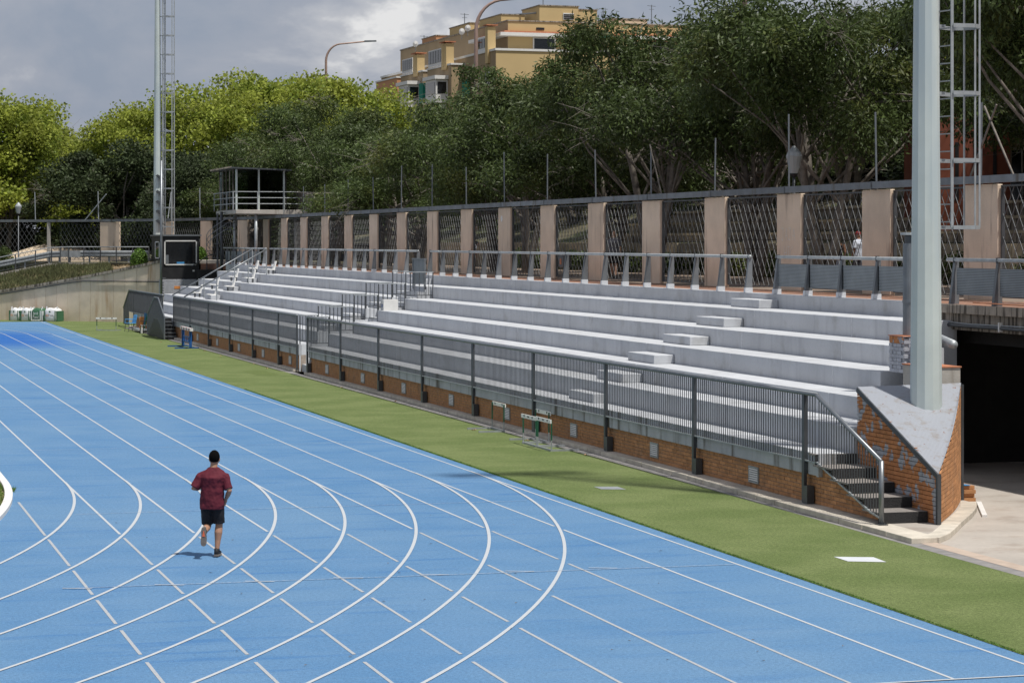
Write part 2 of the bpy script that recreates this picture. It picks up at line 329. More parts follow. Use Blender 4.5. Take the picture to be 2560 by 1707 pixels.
def text_mesh(body, size, ext=.002):
    cu = bpy.data.curves.new('txt', 'FONT'); cu.body = body; cu.size = size; cu.extrude = ext; cu.align_x = 'CENTER'; cu.align_y = 'CENTER'
    o = bpy.data.objects.new('txt', cu); COL.objects.link(o); bpy.context.view_layer.update()
    me = bpy.data.meshes.new_from_object(o.evaluated_get(bpy.context.evaluated_depsgraph_get())); bpy.data.objects.remove(o); return me
# camera-plane helper used only while measuring: horizontal right / forward axes of the view, to orient far things
RV = Vector((math.cos(YAW), -math.sin(YAW), 0)); FV = Vector((math.sin(YAW), math.cos(YAW), 0))

# ------------------------------------------------------------------ ground, track, turf, yard
D0 = 13.535; LANE = 1.22; S0 = 50.2; S1 = 130.0; R0 = 44.4; CX = D0-R0
g_ = MB(); g_.add([(-900,-300,-.08),(900,-300,-.08),(900,2600,-.08),(-900,2600,-.08)], [(0,1,2,3)]); struct('ground', g_, 'earth', center=False)
t_ = MB(); t_.add([(-60,2,0),(13.82,2,0),(13.82,150.9,0),(-60,150.9,0)], [(0,1,2,3)]); track = struct('track', t_, 'track', center=False)
u_ = MB(); u_.add([(13.82,2,.004),(17.0,2,.004),(17.02,36,.004),(17.14,52,.004),(17.14,139,.004),(24,139,.004),(24,160,.004),(-60,200,.004),(-60,150.9,.004),(13.82,150.9,.004)], [tuple(range(10))]); struct('turf_strip', u_, 'turf', center=False)
d_ = MB(); ys = [2,36,44,52,64,90,139]
for a, b in zip(ys, ys[1:]): 
    xa = np.interp([a,b],[2,36,52],[17.0,17.02,17.14]); d_.add([(xa[0],a,.006),(xa[0]+.28,a,.006),(xa[1]+.28,b,.006),(xa[1],b,.006)], [(0,1,2,3)])
struct('drain_strip', d_, 'drain', center=False)
q_ = MB(); q_.add([(17.28,2,.009),(17.55,2,.009),(17.6,36.6,.009),(17.30,36.1,.009)], [(0,1,2,3)]); struct('edge_strip', q_, 'pink', center=False)
y_ = MB(); y_.add([(17.2,2,.005),(60,2,.005),(60,50,.005),(17.2,50,.005)], [(0,1,2,3)]); struct('yard', y_, 'yard', center=False)

def strip_line(pts, w, z, name, m):
    """a painted band of constant width along a ground polyline"""
    b = MB(); P_ = [Vector((q[0], q[1], 0)) for q in pts]; L_ = []; R_ = []
    for i, q in enumerate(P_):
        d = (P_[min(i+1,len(P_)-1)]-P_[max(i-1,0)]).normalized(); n = Vector((d.y,-d.x,0))*w/2; L_.append(q-n); R_.append(q+n)
    for i in range(len(P_)-1): b.add([(L_[i].x,L_[i].y,z),(R_[i].x,R_[i].y,z),(R_[i+1].x,R_[i+1].y,z),(L_[i+1].x,L_[i+1].y,z)], [(0,1,2,3)])
    return b.build(name, m, track, center=True)
START = 24.85
for k in range(9):
    xk = D0-LANE*k; cuts = []
    for j in range(k):
        rj = R0-LANE*j; cuts.append(S0-math.sqrt(max(rj*rj-(xk-CX)**2, 0)))
    a = 150.7 if k == 0 else S1; segs = []
    top = 150.7 if k == 0 else S1-.0
    for yc in sorted(cuts, reverse=True):
        if yc < START: continue
        segs.append((yc+.27, top)); top = yc-.27
    segs.append((2.5 if k == 0 else START+.05, top))
    for y0, y1 in segs:
        if y1-y0 < .1: continue
        if k == 8 and y1 > S0: y1 = S0-3.6
        strip_line([(xk,y0),(xk,y1)], .045, .004, 'lane_line', 'line' if y1 > S0 or k < 2 else 'worn')
for j in range(8):
    rj = R0-LANE*j
    strip_line([(CX+rj*math.cos(a), S0-rj*math.sin(a)) for a in np.linspace(0.0, 1.25, 90)], .054, .008, 'curve_line', 'line')
    strip_line([(CX+rj*math.cos(a), S1+rj*math.sin(a)) for a in np.linspace(0.0, .46 if j < 2 else .5, 30)], .046, .008, 'curve_line', 'line' if j > 1 else 'faded')
strip_line([(3.44,34.82),(13.49,34.6)], .03, .010, 'cross_line', 'faded')
strip_line([(4.58,44.22),(13.02,44.19)], .025, .010, 'cross_line', 'faded')
strip_line([(2.6,72.7),(13.5,72.9)], .03, .010, 'cross_line', 'faded')
strip_line([(5.0,58.0),(13.4,58.1)], .022, .010, 'cross_line', 'faded')
strip_line([(-30,START),(13.4,START)], .05, .010, 'start_line', 'line')
for k in range(7): strip_line([(3.43+1.3*k,34.84),(3.83+1.3*k,34.68)], .035, .012, 'lane_tick', 'line')
# white inner kerb with the lawn behind it
k_ = MB(); rk = R0-LANE*8+.07; path_ = [(CX+rk, y) for y in np.linspace(S1, S0, 6)]+[(CX+rk*math.cos(a), S0-rk*math.sin(a)) for a in np.linspace(.02, 1.2, 70)]
for i in range(len(path_)-1):
    (xa,ya),(xb,yb) = path_[i], path_[i+1]
    na = Vector((xa-CX, min(ya-S0,0))).normalized() if ya < S0 else Vector((1,0)); nb = Vector((xb-CX, min(yb-S0,0))).normalized() if yb < S0 else Vector((1,0))
    A = [(xa-na.x*.15,ya-na.y*.15),(xa,ya)]; B = [(xb-nb.x*.15,yb-nb.y*.15),(xb,yb)]
    k_.add([(A[0][0],A[0][1],.0),(A[1][0],A[1][1],.0),(B[1][0],B[1][1],.0),(B[0][0],B[0][1],.0),(A[0][0],A[0][1],.085),(A[1][0],A[1][1],.075),(B[1][0],B[1][1],.075),(B[0][0],B[0][1],.085)],
           [(4,5,6,7),(1,2,6,5),(3,0,4,7)])
kerb_in = k_.build('track_kerb', 'white'); tag(kerb_in, 'raised white kerb curving along the inside of the blue track', 'kerb')
f_ = MB(); inner = [(CX+rk-.14, y) for y in (S1, S0)]+[(CX+(rk-.14)*math.cos(a), S0-(rk-.14)*math.sin(a)) for a in np.linspace(.05, 1.2, 30)]
f_.add([(x_,y_,.012) for x_,y_ in inner]+[(-60,18,.012),(-60,S1,.012)], [tuple(range(len(inner)+2))]); struct('infield', f_, 'soil', center=False)

def leaves(name, C, AX, SD, m, parent=None, org=(0,0,0), kind=None):
    """many rhombus leaves from numpy arrays: centre, half axis, half side"""
    n = len(C); V = np.empty((n,4,3), np.float32); V[:,0] = C-AX; V[:,1] = C+SD; V[:,2] = C+AX; V[:,3] = C-SD
    V -= np.array(org, np.float32); me = bpy.data.meshes.new(name); me.vertices.add(n*4); me.vertices.foreach_set('co', V.ravel())
    me.loops.add(n*4); me.loops.foreach_set('vertex_index', np.arange(n*4, dtype=np.int32)); me.polygons.add(n)
    me.polygons.foreach_set('loop_start', np.arange(0, n*4, 4, dtype=np.int32)); me.polygons.foreach_set('loop_total', np.full(n, 4, np.int32)); me.update(calc_edges=True)
    me.materials.append(M[m]); o = place(name, me, org, parent)
    if kind: o['kind'] = kind
    return o
RNG = np.random.default_rng(5)
def unit(a): return a/np.maximum(np.linalg.norm(a, axis=1, keepdims=True), 1e-6)
def blades(name, C, h, wdt, m, lean=.35, kind='stuff', parent=None):
    n = len(C); d = unit(np.c_[RNG.normal(0, lean, n), RNG.normal(0, lean, n), np.ones(n)]); s_ = unit(np.cross(d, RNG.normal(size=(n,3))))
    hh = (h*RNG.uniform(.5, 1.2, n))[:,None]; return leaves(name, C+d*hh/2, d*hh/2, s_*wdt/2, m, parent, kind=kind)
n = 9000; a = RNG.uniform(-.05, .45, n); r = rk-.17-RNG.uniform(0, 1.2, n)**1.3
o = blades('lawn_grass', np.c_[CX+r*np.cos(a), S0-r*np.sin(a), np.full(n,.01)], .10, .012, 'grass', .5); tag(o, 'green lawn grass growing behind the white inner kerb', 'grass')
a = RNG.normal(.045, .002, 60); o = blades('weed', np.c_[CX+(rk+.03)*np.cos(a), S0-(rk+.03)*np.sin(a)+RNG.normal(0,.05,60), np.zeros(60)], .11, .012, 'grass', .6, kind=None); tag(o, 'small tuft of weed at the foot of the white kerb', 'weed')

# ------------------------------------------------------------------ grandstand
TX = [17.645, 18.346, 19.266, 20.182, 21.217, 22.293, 23.448]     # front edges of the tiers, lowest first, then the parapet
TZ = [1.037, 1.502, 1.928, 2.350, 2.771, 3.209, 3.564]
G0, G1 = 88.16, 90.07                                               # the passage through the stand
FAR = 138.0
def near_end(x): return 41.12+(x-18.42)*1.62 if x > 18.5 else 41.12
gs = thing('grandstand', 'long grey painted concrete grandstand with stepped tiers above an orange brick base', 'grandstand', (17.6, 88, 0))
slab_mesh = {}
def slab(x0, x1, y0, y1, z0, z1, name='tier_slab', m='paint', bev=.012):
    key = (round(x1-x0,3), round(y1-y0,3), round(z1-z0,3), m)
    if key not in slab_mesh:
        b = MB().box(-(x1-x0)/2, (x1-x0)/2, -(y1-y0)/2, (y1-y0)/2, 0, z1-z0); me = b.mesh(name, (0,0,0)); me.materials.append(M[m]); slab_mesh[key] = me
    return place(name, slab_mesh[key], ((x0+x1)/2, (y0+y1)/2, z0), gs, bevel=bev)
for i in range(6):
    x0, x1 = TX[i], TX[i+1]+.03; z1 = TZ[i]; z0 = (TZ[i-1]-.02) if i else .63
    off = (i*1.9) % 5.8
    runs = [(near_end(x0), G0), (G1, FAR)] if i < 5 else [(near_end(x0), FAR)]
    for ya, yb in runs:
        y = ya; cut = ya+((off-ya) % 5.8)
        if cut-ya < .8: cut += 5.8
        while y < yb-.01:
            ye = min(cut, yb)
            if yb-ye < .8: ye = yb
            slab(x0, x1, y+.006, ye-.006, z0, z1)
            if y > ya+.01: MB().box(x0-.003, x0+.01, y-.014+random.uniform(-.004,.004), y+.014, z0+.025, z1-.008).build('joint_filler', 'caulk', gs)
            y = ye; cut += 5.8
# solid core behind the slabs, so that no light leaks through the joints
cb = MB()
for i in range(6):
    cb.box(TX[i]+(.04 if i else .3), TX[i+1]+.1, near_end(TX[i])+.05, G0-.06 if i < 5 else FAR-.05, 0.02, TZ[i]-.06)
    if i < 5: cb.box(TX[i]+(.04 if i else .3), TX[i+1]+.1, G1+.06, FAR-.05, 0.02, TZ[i]-.06)
cb.build('core', 'paint', gs)
# passage: side walls, stair
for ya_, yb_ in ((G0-.05, G0-.0055), (G1+.0055, G1+.05)):
    pw = MB()
    for i in range(5): pw.box(TX[i]+.001, TX[i+1]+.001, ya_, yb_, .02, TZ[i]-.003)
    pw.build('passage_wall', 'paintw', gs)
for k in range(16): slab(17.75+k*.285, 17.75+(k+1)*.285+.02, G0+.01, G1-.01, .02, .1+.194*(k+1), 'stair_step', 'paint', 0)
fs_ = MB().box(17.62, 17.74, 41.12, G0, .63, 1.033); fs_.box(17.62, 17.74, G1, FAR, .63, 1.033); fs_.build('fascia', 'fascia', gs, bevel=.01)
fs2 = MB().box(17.60, 17.95, 41.02, 41.115, .62, 1.03); fs2.build('fascia_end', 'fascia', gs)
mo = MB().box(17.70, 17.9, 41.2, G0-.004, .0, .64); mo.box(17.70, 17.9, G1+.004, FAR, 0, .64)
mo.extr([(17.70,38.42,0),(17.70,41.2,0),(17.70,41.2,.86)], (.2,0,0)); mo.build('mortar_wall', 'mortar', gs)
mo = MB().box(17.69, 17.9, G0-.004, G0, .1, .63); mo.build('passage_corner', 'paintw', gs)
BL, BH = .285, .0757
def brick_mesh(l, h, d, m, ch=.006):
    b = MB(); b.hexa([(0,-l/2,-h/2),(d,-l/2,-h/2),(d,-l/2,h/2),(0,-l/2,h/2)], [(0,l/2,-h/2),(d,l/2,-h/2),(d,l/2,h/2),(0,l/2,h/2)]); me = b.mesh('brick', (0,0,0)); me.materials.append(M[m]); return me
bm_ = brick_mesh(BL-.012, BH-.012, .05, 'brick'); count = 0; rest = MB()
cells = []
for c_ in range(7):
    for y in np.arange(38.4+(c_ % 2)*BL/2, FAR-.2, BL):
        if G0-.15 < y < G1+.15: continue
        z = .1+BH*(c_+.5)
        if y < 41.2 and z > .1+(y-BL/2-38.35)*.275: continue
        cells.append((y, z))
for y in np.arange(40.2, 41.1, BL):
    for c_ in range(7, 10):
        z = .1+BH*(c_+.5)
        if z < .1+(y-BL/2-38.35)*.275: cells.append((y, z))
cells.sort()
for y, z in cells:
    if y < 41.2 or count < 300:
        place('brick', bm_, (17.685+random.uniform(-.003,.003), y, z), gs); count += 1
    else:
        x = 17.685+random.uniform(-.003,.003); rest.box(x, x+.05, y-BL/2+.006, y+BL/2-.006, z-BH/2+.006, z+BH/2-.006)
o = rest.build('brickwork', 'brick', gs); o['kind'] = 'stuff'
# louvred vents in the brick base, one per bay
vf = MB()
for a in ((0,.03,-.25,-.22,-.16,.16),(0,.03,.22,.25,-.16,.16),(0,.03,-.22,.22,-.16,-.13),(0,.03,-.22,.22,.13,.16)): vf.box(*a)
vfm = vf.mesh('vent', (0,0,0)); vfm.materials.append(M['galv'])
vb = MB().box(.02,.035,-.22,.22,-.13,.13); vbm = vb.mesh('vent_back', (0,0,0)); vbm.materials.append(M['dark'])
vs_ = MB().hexa([(-.006,-.22,-.012),(.006,-.22,-.012),(.02,-.22,.014),(.008,-.22,.014)], [(-.006,.22,-.012),(.006,.22,-.012),(.02,.22,.014),(.008,.22,.014)]); vsm = vs_.mesh('slat', (0,0,0)); vsm.materials.append(M['white'])
POSTS = [41.6+5.82*i for i in range(9)]
vents = [y+2.75 for y in POSTS[:8]]+[92.0+5.78*i for i in range(5)]
for y in vents:
    v = place('vent', vfm, (17.655, y, .36), gs); place('vent_back', vbm, (17.655, y, .36), v)
    for k in range(6): place('slat', vsm, (17.656, y, .255+.042*k), v)
# half-step blocks on the tiers
def block(i, y, ly=1.95, dx=.52, h=.215):
    x1 = TX[i+1]-.01
    slab(x1-dx, x1, y-ly/2, y+ly/2, TZ[i]+.001, TZ[i]+h, 'step_block', 'paint', .015)
for i, y in ((5,58.15),(4,57.6),(3,57.1),(2,56.8),(1,56.5),(0,56.4)): block(i, y, 1.95, .52 if i else .35)
for i, y in ((5,93.7),): block(i, y)
for i, y in ((4,90.9),(3,90.95),(2,91.0),(1,91.1)): block(i, y+.15, 1.6)
for i, y in ((5,127.1),(4,125.9),(3,125.2),(2,124.6)): block(i, y)
# parapet of the promenade
slab(TX[6], TX[6]+.22, near_end(TX[6])-.3, 142, 3.19, 3.564, 'parapet', 'paint', .01)
# near stair of chequered steps beside the mast plinth
SY = [38.15, 38.78, 39.48, 40.25, 41.05, 41.3]
for k in range(5):
    z = .1+.186*(k+1)
    b = MB().box(17.47+.02*k, 18.385, SY[k]+.005, SY[k+1]+.05, z-.03, z); b.build('stair_tread', 'tread', gs)
    b = MB().box(17.47+.02*k, 18.385, SY[k]-.012, SY[k]+.012, z-.186, z-.004); b.build('stair_riser', 'step', gs)
b = MB()
for k in range(5): b.box(17.80, 18.38, SY[k]+.03, SY[k+1]+.06, .02, .1+.186*(k+1)-.04)
b.build('stair_core', 'mortar', gs)
# bricked pier, stepped end wall and flue at the near end
pr = thing('brick_pier', 'grey painted brick pier with bare orange top course beside the galvanised mast', 'pier', (20.62, 43.5, 2.35))
MB().box(20.33, 20.87, 43.21, 43.84, 2.35, 3.02).build('mortar_core', 'mortarg', pr)
bg = brick_mesh(.2, .064, .03, 'brickg'); bo = brick_mesh(.058, .13, .03, 'brickp')
for c_ in range(8):
    for y in np.arange(43.2+.1+(c_ % 2)*.1-.0, 43.84, .212): place('brick', bg, (20.305, min(y, 43.75), 2.39+.07*c_), pr)
for k in range(9): place('brick', bo, (20.305, 43.24+.07*k, 2.985), pr)
bx_ = MB().box(-.1,.1,0,.03,-.032,.032); bxm = bx_.mesh('brick', (0,0,0)); bxm.materials.append(M['brickg'])
for c_ in range(10):
    for x in np.arange(20.42+(c_ % 2)*.1, 20.85, .212): place('brick', bxm, (x, 43.185, 2.39+.07*c_), pr)
MB().box(20.29, 20.89, 43.17, 43.86, 3.055, 3.07).build('cap', 'tile', pr)
ew = thing('end_wall', 'stepped white and grey end wall with terracotta tops behind the mast plinth', 'wall', (20.2, 42.2, 0))
MB().box(20.02, 20.58, 41.32, 42.6, .1, 2.55).build('lower_block', 'conc', ew); MB().box(20.0, 20.60, 41.30, 42.62, 2.552, 2.575).build('coping', 'tile', ew)
MB().box(20.5, 20.84, 42.7, 43.1, 2.3, 3.0).build('upper_block', 'paintw', ew); MB().box(20.48, 20.86, 42.68, 43.12, 3.002, 3.03).build('coping', 'tile', ew)
wl = MB()
for i in range(7):
    a = (20.62+.41*i, 42.6+.97*i); b = (20.62+.41*(i+1), 42.6+.97*(i+1)); wl.prism([a, (a[0]+.1,a[1]), (b[0]+.1,b[1]), b], .02, 2.2+.2*i)
wl.build('side_wall', 'dark', ew)
fl = thing('flue_pipe', 'old grey metal flue pipe with a cowl standing beside the mast', 'flue', (20.63, 43.55, 3.07))
MB().tube([(20.63,43.55,3.07),(20.63,43.55,4.86)], .155, 20).build('pipe', 'fin', fl, smooth=False)
MB().tube([(20.63,43.55,3.7),(20.63,43.55,3.76)], .165, 20).build('collar', 'rail', fl)
MB().tube([(20.63,43.55,4.86),(20.63,43.55,5.02)], .12, 16).build('neck', 'steel', fl); MB().tube([(20.63,43.55,5.02),(20.63,43.55,5.07)], [.20,.19], 18).build('cowl', 'galv', fl)

# kerb of one metre stones along the stand
kb = thing('kerb', None, None, (17.4, 60, 0)); kb['kind'] = 'structure'
def xf(y): return float(np.interp(y, [36,41,47,53,64], [17.14,17.18,17.30,17.41,17.43]))
kbm = MB().box(-.26, .26, -.487, .487, 0, .1).mesh('kerb_stone', (0,0,0)); kbm.materials.append(M['kerb'])
y = 36.14
while y < 139:
    if not (G0-.2 < y+.5 < G1+.2):
        o = place('kerb_stone', kbm, (xf(y+.5)+.26+random.uniform(-.006,.006), y+.5, random.uniform(-.004,.003)), kb, bevel=.012); o.rotation_euler = (0,0,-math.atan2(xf(y+1)-xf(y), 1))
    y += 1
arc = [(17.62,36.12),(18.05,36.62),(18.5,37.3),(18.95,38.0),(19.4,38.68),(19.85,39.36),(20.3,40.1),(20.7,40.9)]
for (xa,ya),(xb,yb) in zip(arc, arc[1:]):
    d = Vector((xb-xa, yb-ya, 0)); n_ = Vector((-d.y, d.x, 0)).normalized()*.3; l = .006
    b = MB().prism([(xa+d.x*l,ya+d.y*l),(xb-d.x*l,yb-d.y*l),(xb-d.x*l+n_.x,yb-d.y*l+n_.y),(xa+d.x*l+n_.x,ya+d.y*l+n_.y)], 0, .102); b.build('kerb_stone', 'kerb', kb, bevel=.012)
pv = MB().prism([(17.3,36.16),(17.6,36.2),(18.9,38.2),(20.6,40.9),(20.6,41.3),(18.3,41.3),(17.6,41.3),(17.5,38.6),(17.3,38.0)], 0, .094); struct('pavement', pv, 'yard')

# ------------------------------------------------------------------ mast plinth (brick wedge with a plate on top)
pl = thing('mast_plinth', 'wedge shaped brick plinth topped with a rusty chequer plate under the mast', 'plinth', (19.1, 40.0, 0))
AP = (18.40, 37.76); TL = (18.42, 41.12); TR = (20.56, 41.25); ZA, ZB = .93, 2.21
def plate_z(y): return ZA+(min(y,41.2)-37.76)/(41.12-37.76)*(ZB-ZA)
curve = [AP]
for k in range(1, 9):
    s_ = k/8; x = AP[0]+(TR[0]-AP[0])*s_; y = AP[1]+(TR[1]-AP[1])*s_; bulge = .06*math.sin(math.pi*s_); curve.append((x+bulge*.85, y-bulge*.52))
ring = [TL]+curve
ins = [(18.45,41.1)]+[(c_[0]+(-.055 if k else .045), c_[1]+(.05 if k else .12)) for k, c_ in enumerate(curve)]
MB().prism(ins, .08, [plate_z(q[1])-.03 for q in ins]).build('core', 'mortarg', pl)
MB().prism(ring, [plate_z(q[1])+.005 for q in ring], [plate_z(q[1])+.03 for q in ring]).build('plate', 'plate', pl)
et = MB().bar((*AP,.1), (*AP,plate_z(AP[1])+.02), .07); et.build('corner_angle', 'steel', pl)
et = MB().bar((TL[0]-.012,TL[1],plate_z(TL[1])-.02), (AP[0]-.012,AP[1],plate_z(AP[1])-.02), .03, .09); et.build('edge_angle', 'steel', pl)
et = MB(); et.bar((TR[0]+.02,TR[1],.1), (TR[0]+.02,TR[1],plate_z(TR[1])), .05); et.build('corner_strip', 'steel', pl)
def wall_brick(p0, p1, z0, z1, nrm, parent, m, slope):
    """one brick of a wall face; its top is cut by the sloping plate"""
    (xa,ya),(xb,yb) = p0, p1; za = min(z1, slope(ya)-.045); zb = min(z1, slope(yb)-.045)
    if za-z0 < .012 and zb-z0 < .012: return
    za = max(za, z0+.004); zb = max(zb, z0+.004); n_ = Vector(nrm)*.05
    MB().hexa([(xa,ya,z0),(xb,yb,z0),(xb,yb,zb),(xa,ya,za)], [(xa+n_.x,ya+n_.y,z0),(xb+n_.x,yb+n_.y,z0),(xb+n_.x,yb+n_.y,zb),(xa+n_.x,ya+n_.y,za)]).build('brick', m, parent)
ch_ = .0762
for c_ in range(28):
    z0 = .10+ch_*c_
    y = 37.80-(c_ % 2)*.14
    while y < 41.1:
        a, b = max(y, 37.80), min(y+.278, 41.1)
        if b-a > .05 and plate_z(b) > z0+.05: wall_brick((18.40,a), (18.40,b), z0, z0+ch_-.011, (1,0,0), pl, 'brickp', plate_z)
        y += .29
arcL = [0]
for p0, p1 in zip(curve, curve[1:]): arcL.append(arcL[-1]+math.dist(p0, p1))
def at_arc(s_):
    s_ = min(max(s_, 0), arcL[-1]); k = max(i for i in range(len(arcL)-1) if arcL[i] <= s_+1e-9); t_ = (s_-arcL[k])/(arcL[k+1]-arcL[k])
    return (curve[k][0]+(curve[k+1][0]-curve[k][0])*t_, curve[k][1]+(curve[k+1][1]-curve[k][1])*t_)
for c_ in range(28):
    z0 = .10+ch_*c_; s_ = .05-(c_ % 2)*.14
    while s_ < arcL[-1]-.03:
        a, b = at_arc(max(s_, .05)), at_arc(min(s_+.278, arcL[-1]-.02))
        if math.dist(a, b) > .05 and plate_z(b[1]) > z0+.05:
            d = Vector((b[0]-a[0], b[1]-a[1], 0)).normalized(); wall_brick(a, b, z0, z0+ch_-.011, (-d.y, d.x, 0), pl, 'brick', plate_z)
        s_ += .29

# ------------------------------------------------------------------ floodlight masts
def mast(loc, base_z, top_z, r0, r1, odir, ladder_z, label, sides=12, pod=4, bw=1.0):
    root = thing('floodlight_mast', label, 'mast', (loc[0], loc[1], base_z)); C = Vector((loc[0], loc[1], 0))
    n = 14; pts = [C+Vector((0,0,base_z-.25+(top_z-base_z+.25)*i/n)) for i in range(n+1)]; rr = [r0+(r1-r0)*i/n for i in range(n+1)]
    MB().tube(pts, rr, sides).build('shaft', 'mast', root)
    o_ = Vector(odir).normalized(); t_ = Vector((-o_.y, o_.x, 0)); ld = MB(); cg = MB(); hp = MB(); rg = MB()
    off = r0+.14
    for sg in (-1, 1):
        q = C+o_*off+t_*(.2*sg); ld.bar(q+Vector((0,0,ladder_z)), q+Vector((0,0,top_z)), .05*bw, .03*bw)
    for k, z in enumerate(np.arange(ladder_z+.1, top_z, .32)): rg.bar(C+o_*off-t_*.2+Vector((0,0,z)), C+o_*off+t_*.2+Vector((0,0,z)), .022)
    angs = [math.radians(a) for a in (-78, -38, 0, 38, 78)]
    cc = C+o_*(off+.33)
    for a in angs[1:4]:
        q = cc+o_*(.36*math.cos(a))+t_*(.36*math.sin(a)); cg.bar(q+Vector((0,0,ladder_z)), q+Vector((0,0,top_z)), .035*bw, .012*bw)
    for z in np.arange(ladder_z, top_z, 1.22):
        ring_ = [C+o_*off-t_*.24]+[cc+o_*(.36*math.cos(a))+t_*(.36*math.sin(a)) for a in angs]+[C+o_*off+t_*.24]
        hp = MB()
        for p0, p1 in zip(ring_, ring_[1:]): hp.bar(p0+Vector((0,0,z)), p1+Vector((0,0,z)), .02, .07)
        hp.bar(C+o_*(r0*.6)+Vector((0,0,z)), C+o_*off+Vector((0,0,z)), .03, .05); hp.build('cage_hoop', 'galv', root)
    ld.build('ladder', 'galv', root); rg.build('rungs', 'galv', root); cg.build('cage_bars', 'galv', root)
    hd = MB().box(loc[0]-1.5, loc[0]+1.5, loc[1]-.06, loc[1]+.06, top_z-.4, top_z-.28); hd.box(loc[0]-1.5, loc[0]+1.5, loc[1]-.06, loc[1]+.06, top_z+.5, top_z+.62); hd.build('head_frame', 'galv', root)
    for k in range(pod):
        for zz in (0, .9): MB().box(loc[0]-1.35+.8*k, loc[0]-.95+.8*k, loc[1]-.35, loc[1]-.08, top_z-.55+zz, top_z-.1+zz).build('floodlight', 'steel', root)
    return root
o_ = RV*.88+FV*.47
mast((19.45, 40.42), 1.9, 23.4, .292, .10, o_, 5.15, 'tall pale galvanised mast standing on the brick plinth with a caged ladder')
lm = mast((21.4, 156.2), 3.2, 27, .29, .13, RV*.98-FV*.2, 4.6, 'tall galvanised floodlight mast rising behind the dark booth', bw=1.7)
for k, (dz, s_) in enumerate(((8.85,1),(7.85,0),(7.2,0),(6.6,0),(5.98,0))):
    q = Vector((21.4,156.2,3.2+dz-3.2))+RV*.33-FV*.3; b = MB(); b.hexa([q+Vector(v) for v in ((-.42,-.1,.22),(-.1,-.1,-.02),(-.1,.1,-.02),(-.42,.1,.22))], [q+Vector(v) for v in ((-.30,-.1,.30),(.05,-.1,.12),(.05,.1,.12),(-.30,.1,.30))])
    b.bar(q+Vector((-.05,0,.06)), q+Vector((.2,0,-.05)), .05); b.build('small_floodlight', 'steel', lm)

# ------------------------------------------------------------------ balustrades along the front
def front_rail(root, posts, y0, y1, left_end=True):
    X = 17.57
    MB().tube([(X,y0,2.115),(X,y1,2.115)], .040, 12).build('top_rail', 'rail', root, smooth=True)
    MB().box(X-.02, X+.02, y0, y1, .875, .897).build('bottom_rail', 'galv', root)
    for y in posts:
        p_ = MB().box(X-.03, X+.03, y-.055, y+.055, .1, 2.09).build('post', 'steel', root)
        MB().box(X-.05, X+.09, y-.35+.10, y-.058, .1, .43).build('base_plate', 'steel', p_)
barm = MB().box(-.007,.007,-.007,.007,0,1.2).mesh('baluster', (0,0,0)); barm.materials.append(M['steel'])
def bars(root, ys, limit):
    far = MB()
    for k, y in enumerate(ys):
        if k < limit: place('baluster', barm, (17.57, y, .89), root)
        else: far.box(17.563, 17.577, y-.007, y+.007, .89, 2.09)
    if far.v: o = far.build('balusters', 'steel', root); o['kind'] = 'stuff'
br = thing('balustrade', 'dark grey steel balustrade running down to the small stair by the mast plinth', 'balustrade', (17.57, 60, .1))
front_rail(br, POSTS, 41.0, G0)
sl_ = MB().tube([(17.57,41.02,2.115),(17.55,40.9,2.08),(17.46,38.02,1.17)], .040, 12); sl_.build('stair_rail', 'rail', br, smooth=True)
MB().tube([(17.46,38.0,.1),(17.46,38.0,1.18)], .042, 12).build('end_post', 'rail', br, smooth=True)
MB().box(17.38, 17.54, 37.9, 38.1, .1, .115).build('foot_plate', 'steel', br)
MB().bar((17.57,41.0,.886), (17.47,38.5,.27), .03).bar((17.47,38.5,.27), (17.46,38.0,.2), .03).build('stair_bottom_rail', 'galv', br)
for k in range(24):
    y = 40.92-k*.122; f = (40.92-y)/(40.92-38.0); zt = 2.07-.90*f; zb = max(.886-(41.0-y)*.2464, .2); x = 17.57-.11*f
    MB().box(x-.007, x+.007, y-.007, y+.007, zb, zt).build('baluster', 'steel', br)
sp = .1187
bars(br, [y for y in np.arange(41.1, G0, sp)], 276)
br2 = thing('balustrade', 'dark grey steel balustrade in front of the tiers beyond the passage', 'balustrade', (17.57, 106, .1))
front_rail(br2, [93.93,99.68,105.42,111.27,116.93], G1+.05, 122.4); bars(br2, [y for y in np.arange(90.2, 122.3, sp)], 0)
MB().box(17.54, 17.6, G1+.03, G1+.09, .1, 2.09).build('post', 'steel', br2); MB().box(17.54, 17.6, 122.3, 122.4, .6, 2.09).build('post', 'steel', br2)
br3 = thing('balustrade', 'dark grey steel balustrade at the far end of the stand beyond the metal stair', 'balustrade', (17.57, 133, .1))
MB().tube([(17.57,126.3,2.115),(17.57,140.1,2.115),(17.57,142.7,1.05)], .04, 10).build('top_rail', 'rail', br3, smooth=True)
MB().box(17.55,17.59,126.3,140.1,.875,.897).build('bottom_rail', 'galv', br3)
for y in (126.35, 132.2, 138.0): MB().box(17.54,17.6,y-.05,y+.05,.1,2.09).build('post', 'steel', br3)
bars(br3, [y for y in np.arange(126.5, 140.1, sp)], 0)
b = MB()
for y in np.arange(140.2, 142.8, sp): b.box(17.559,17.581,y-.011,y+.011,.1,2.09-(y-140.1)*.41)
o = b.build('sloping_balusters', 'steel', br3); o['kind'] = 'stuff'
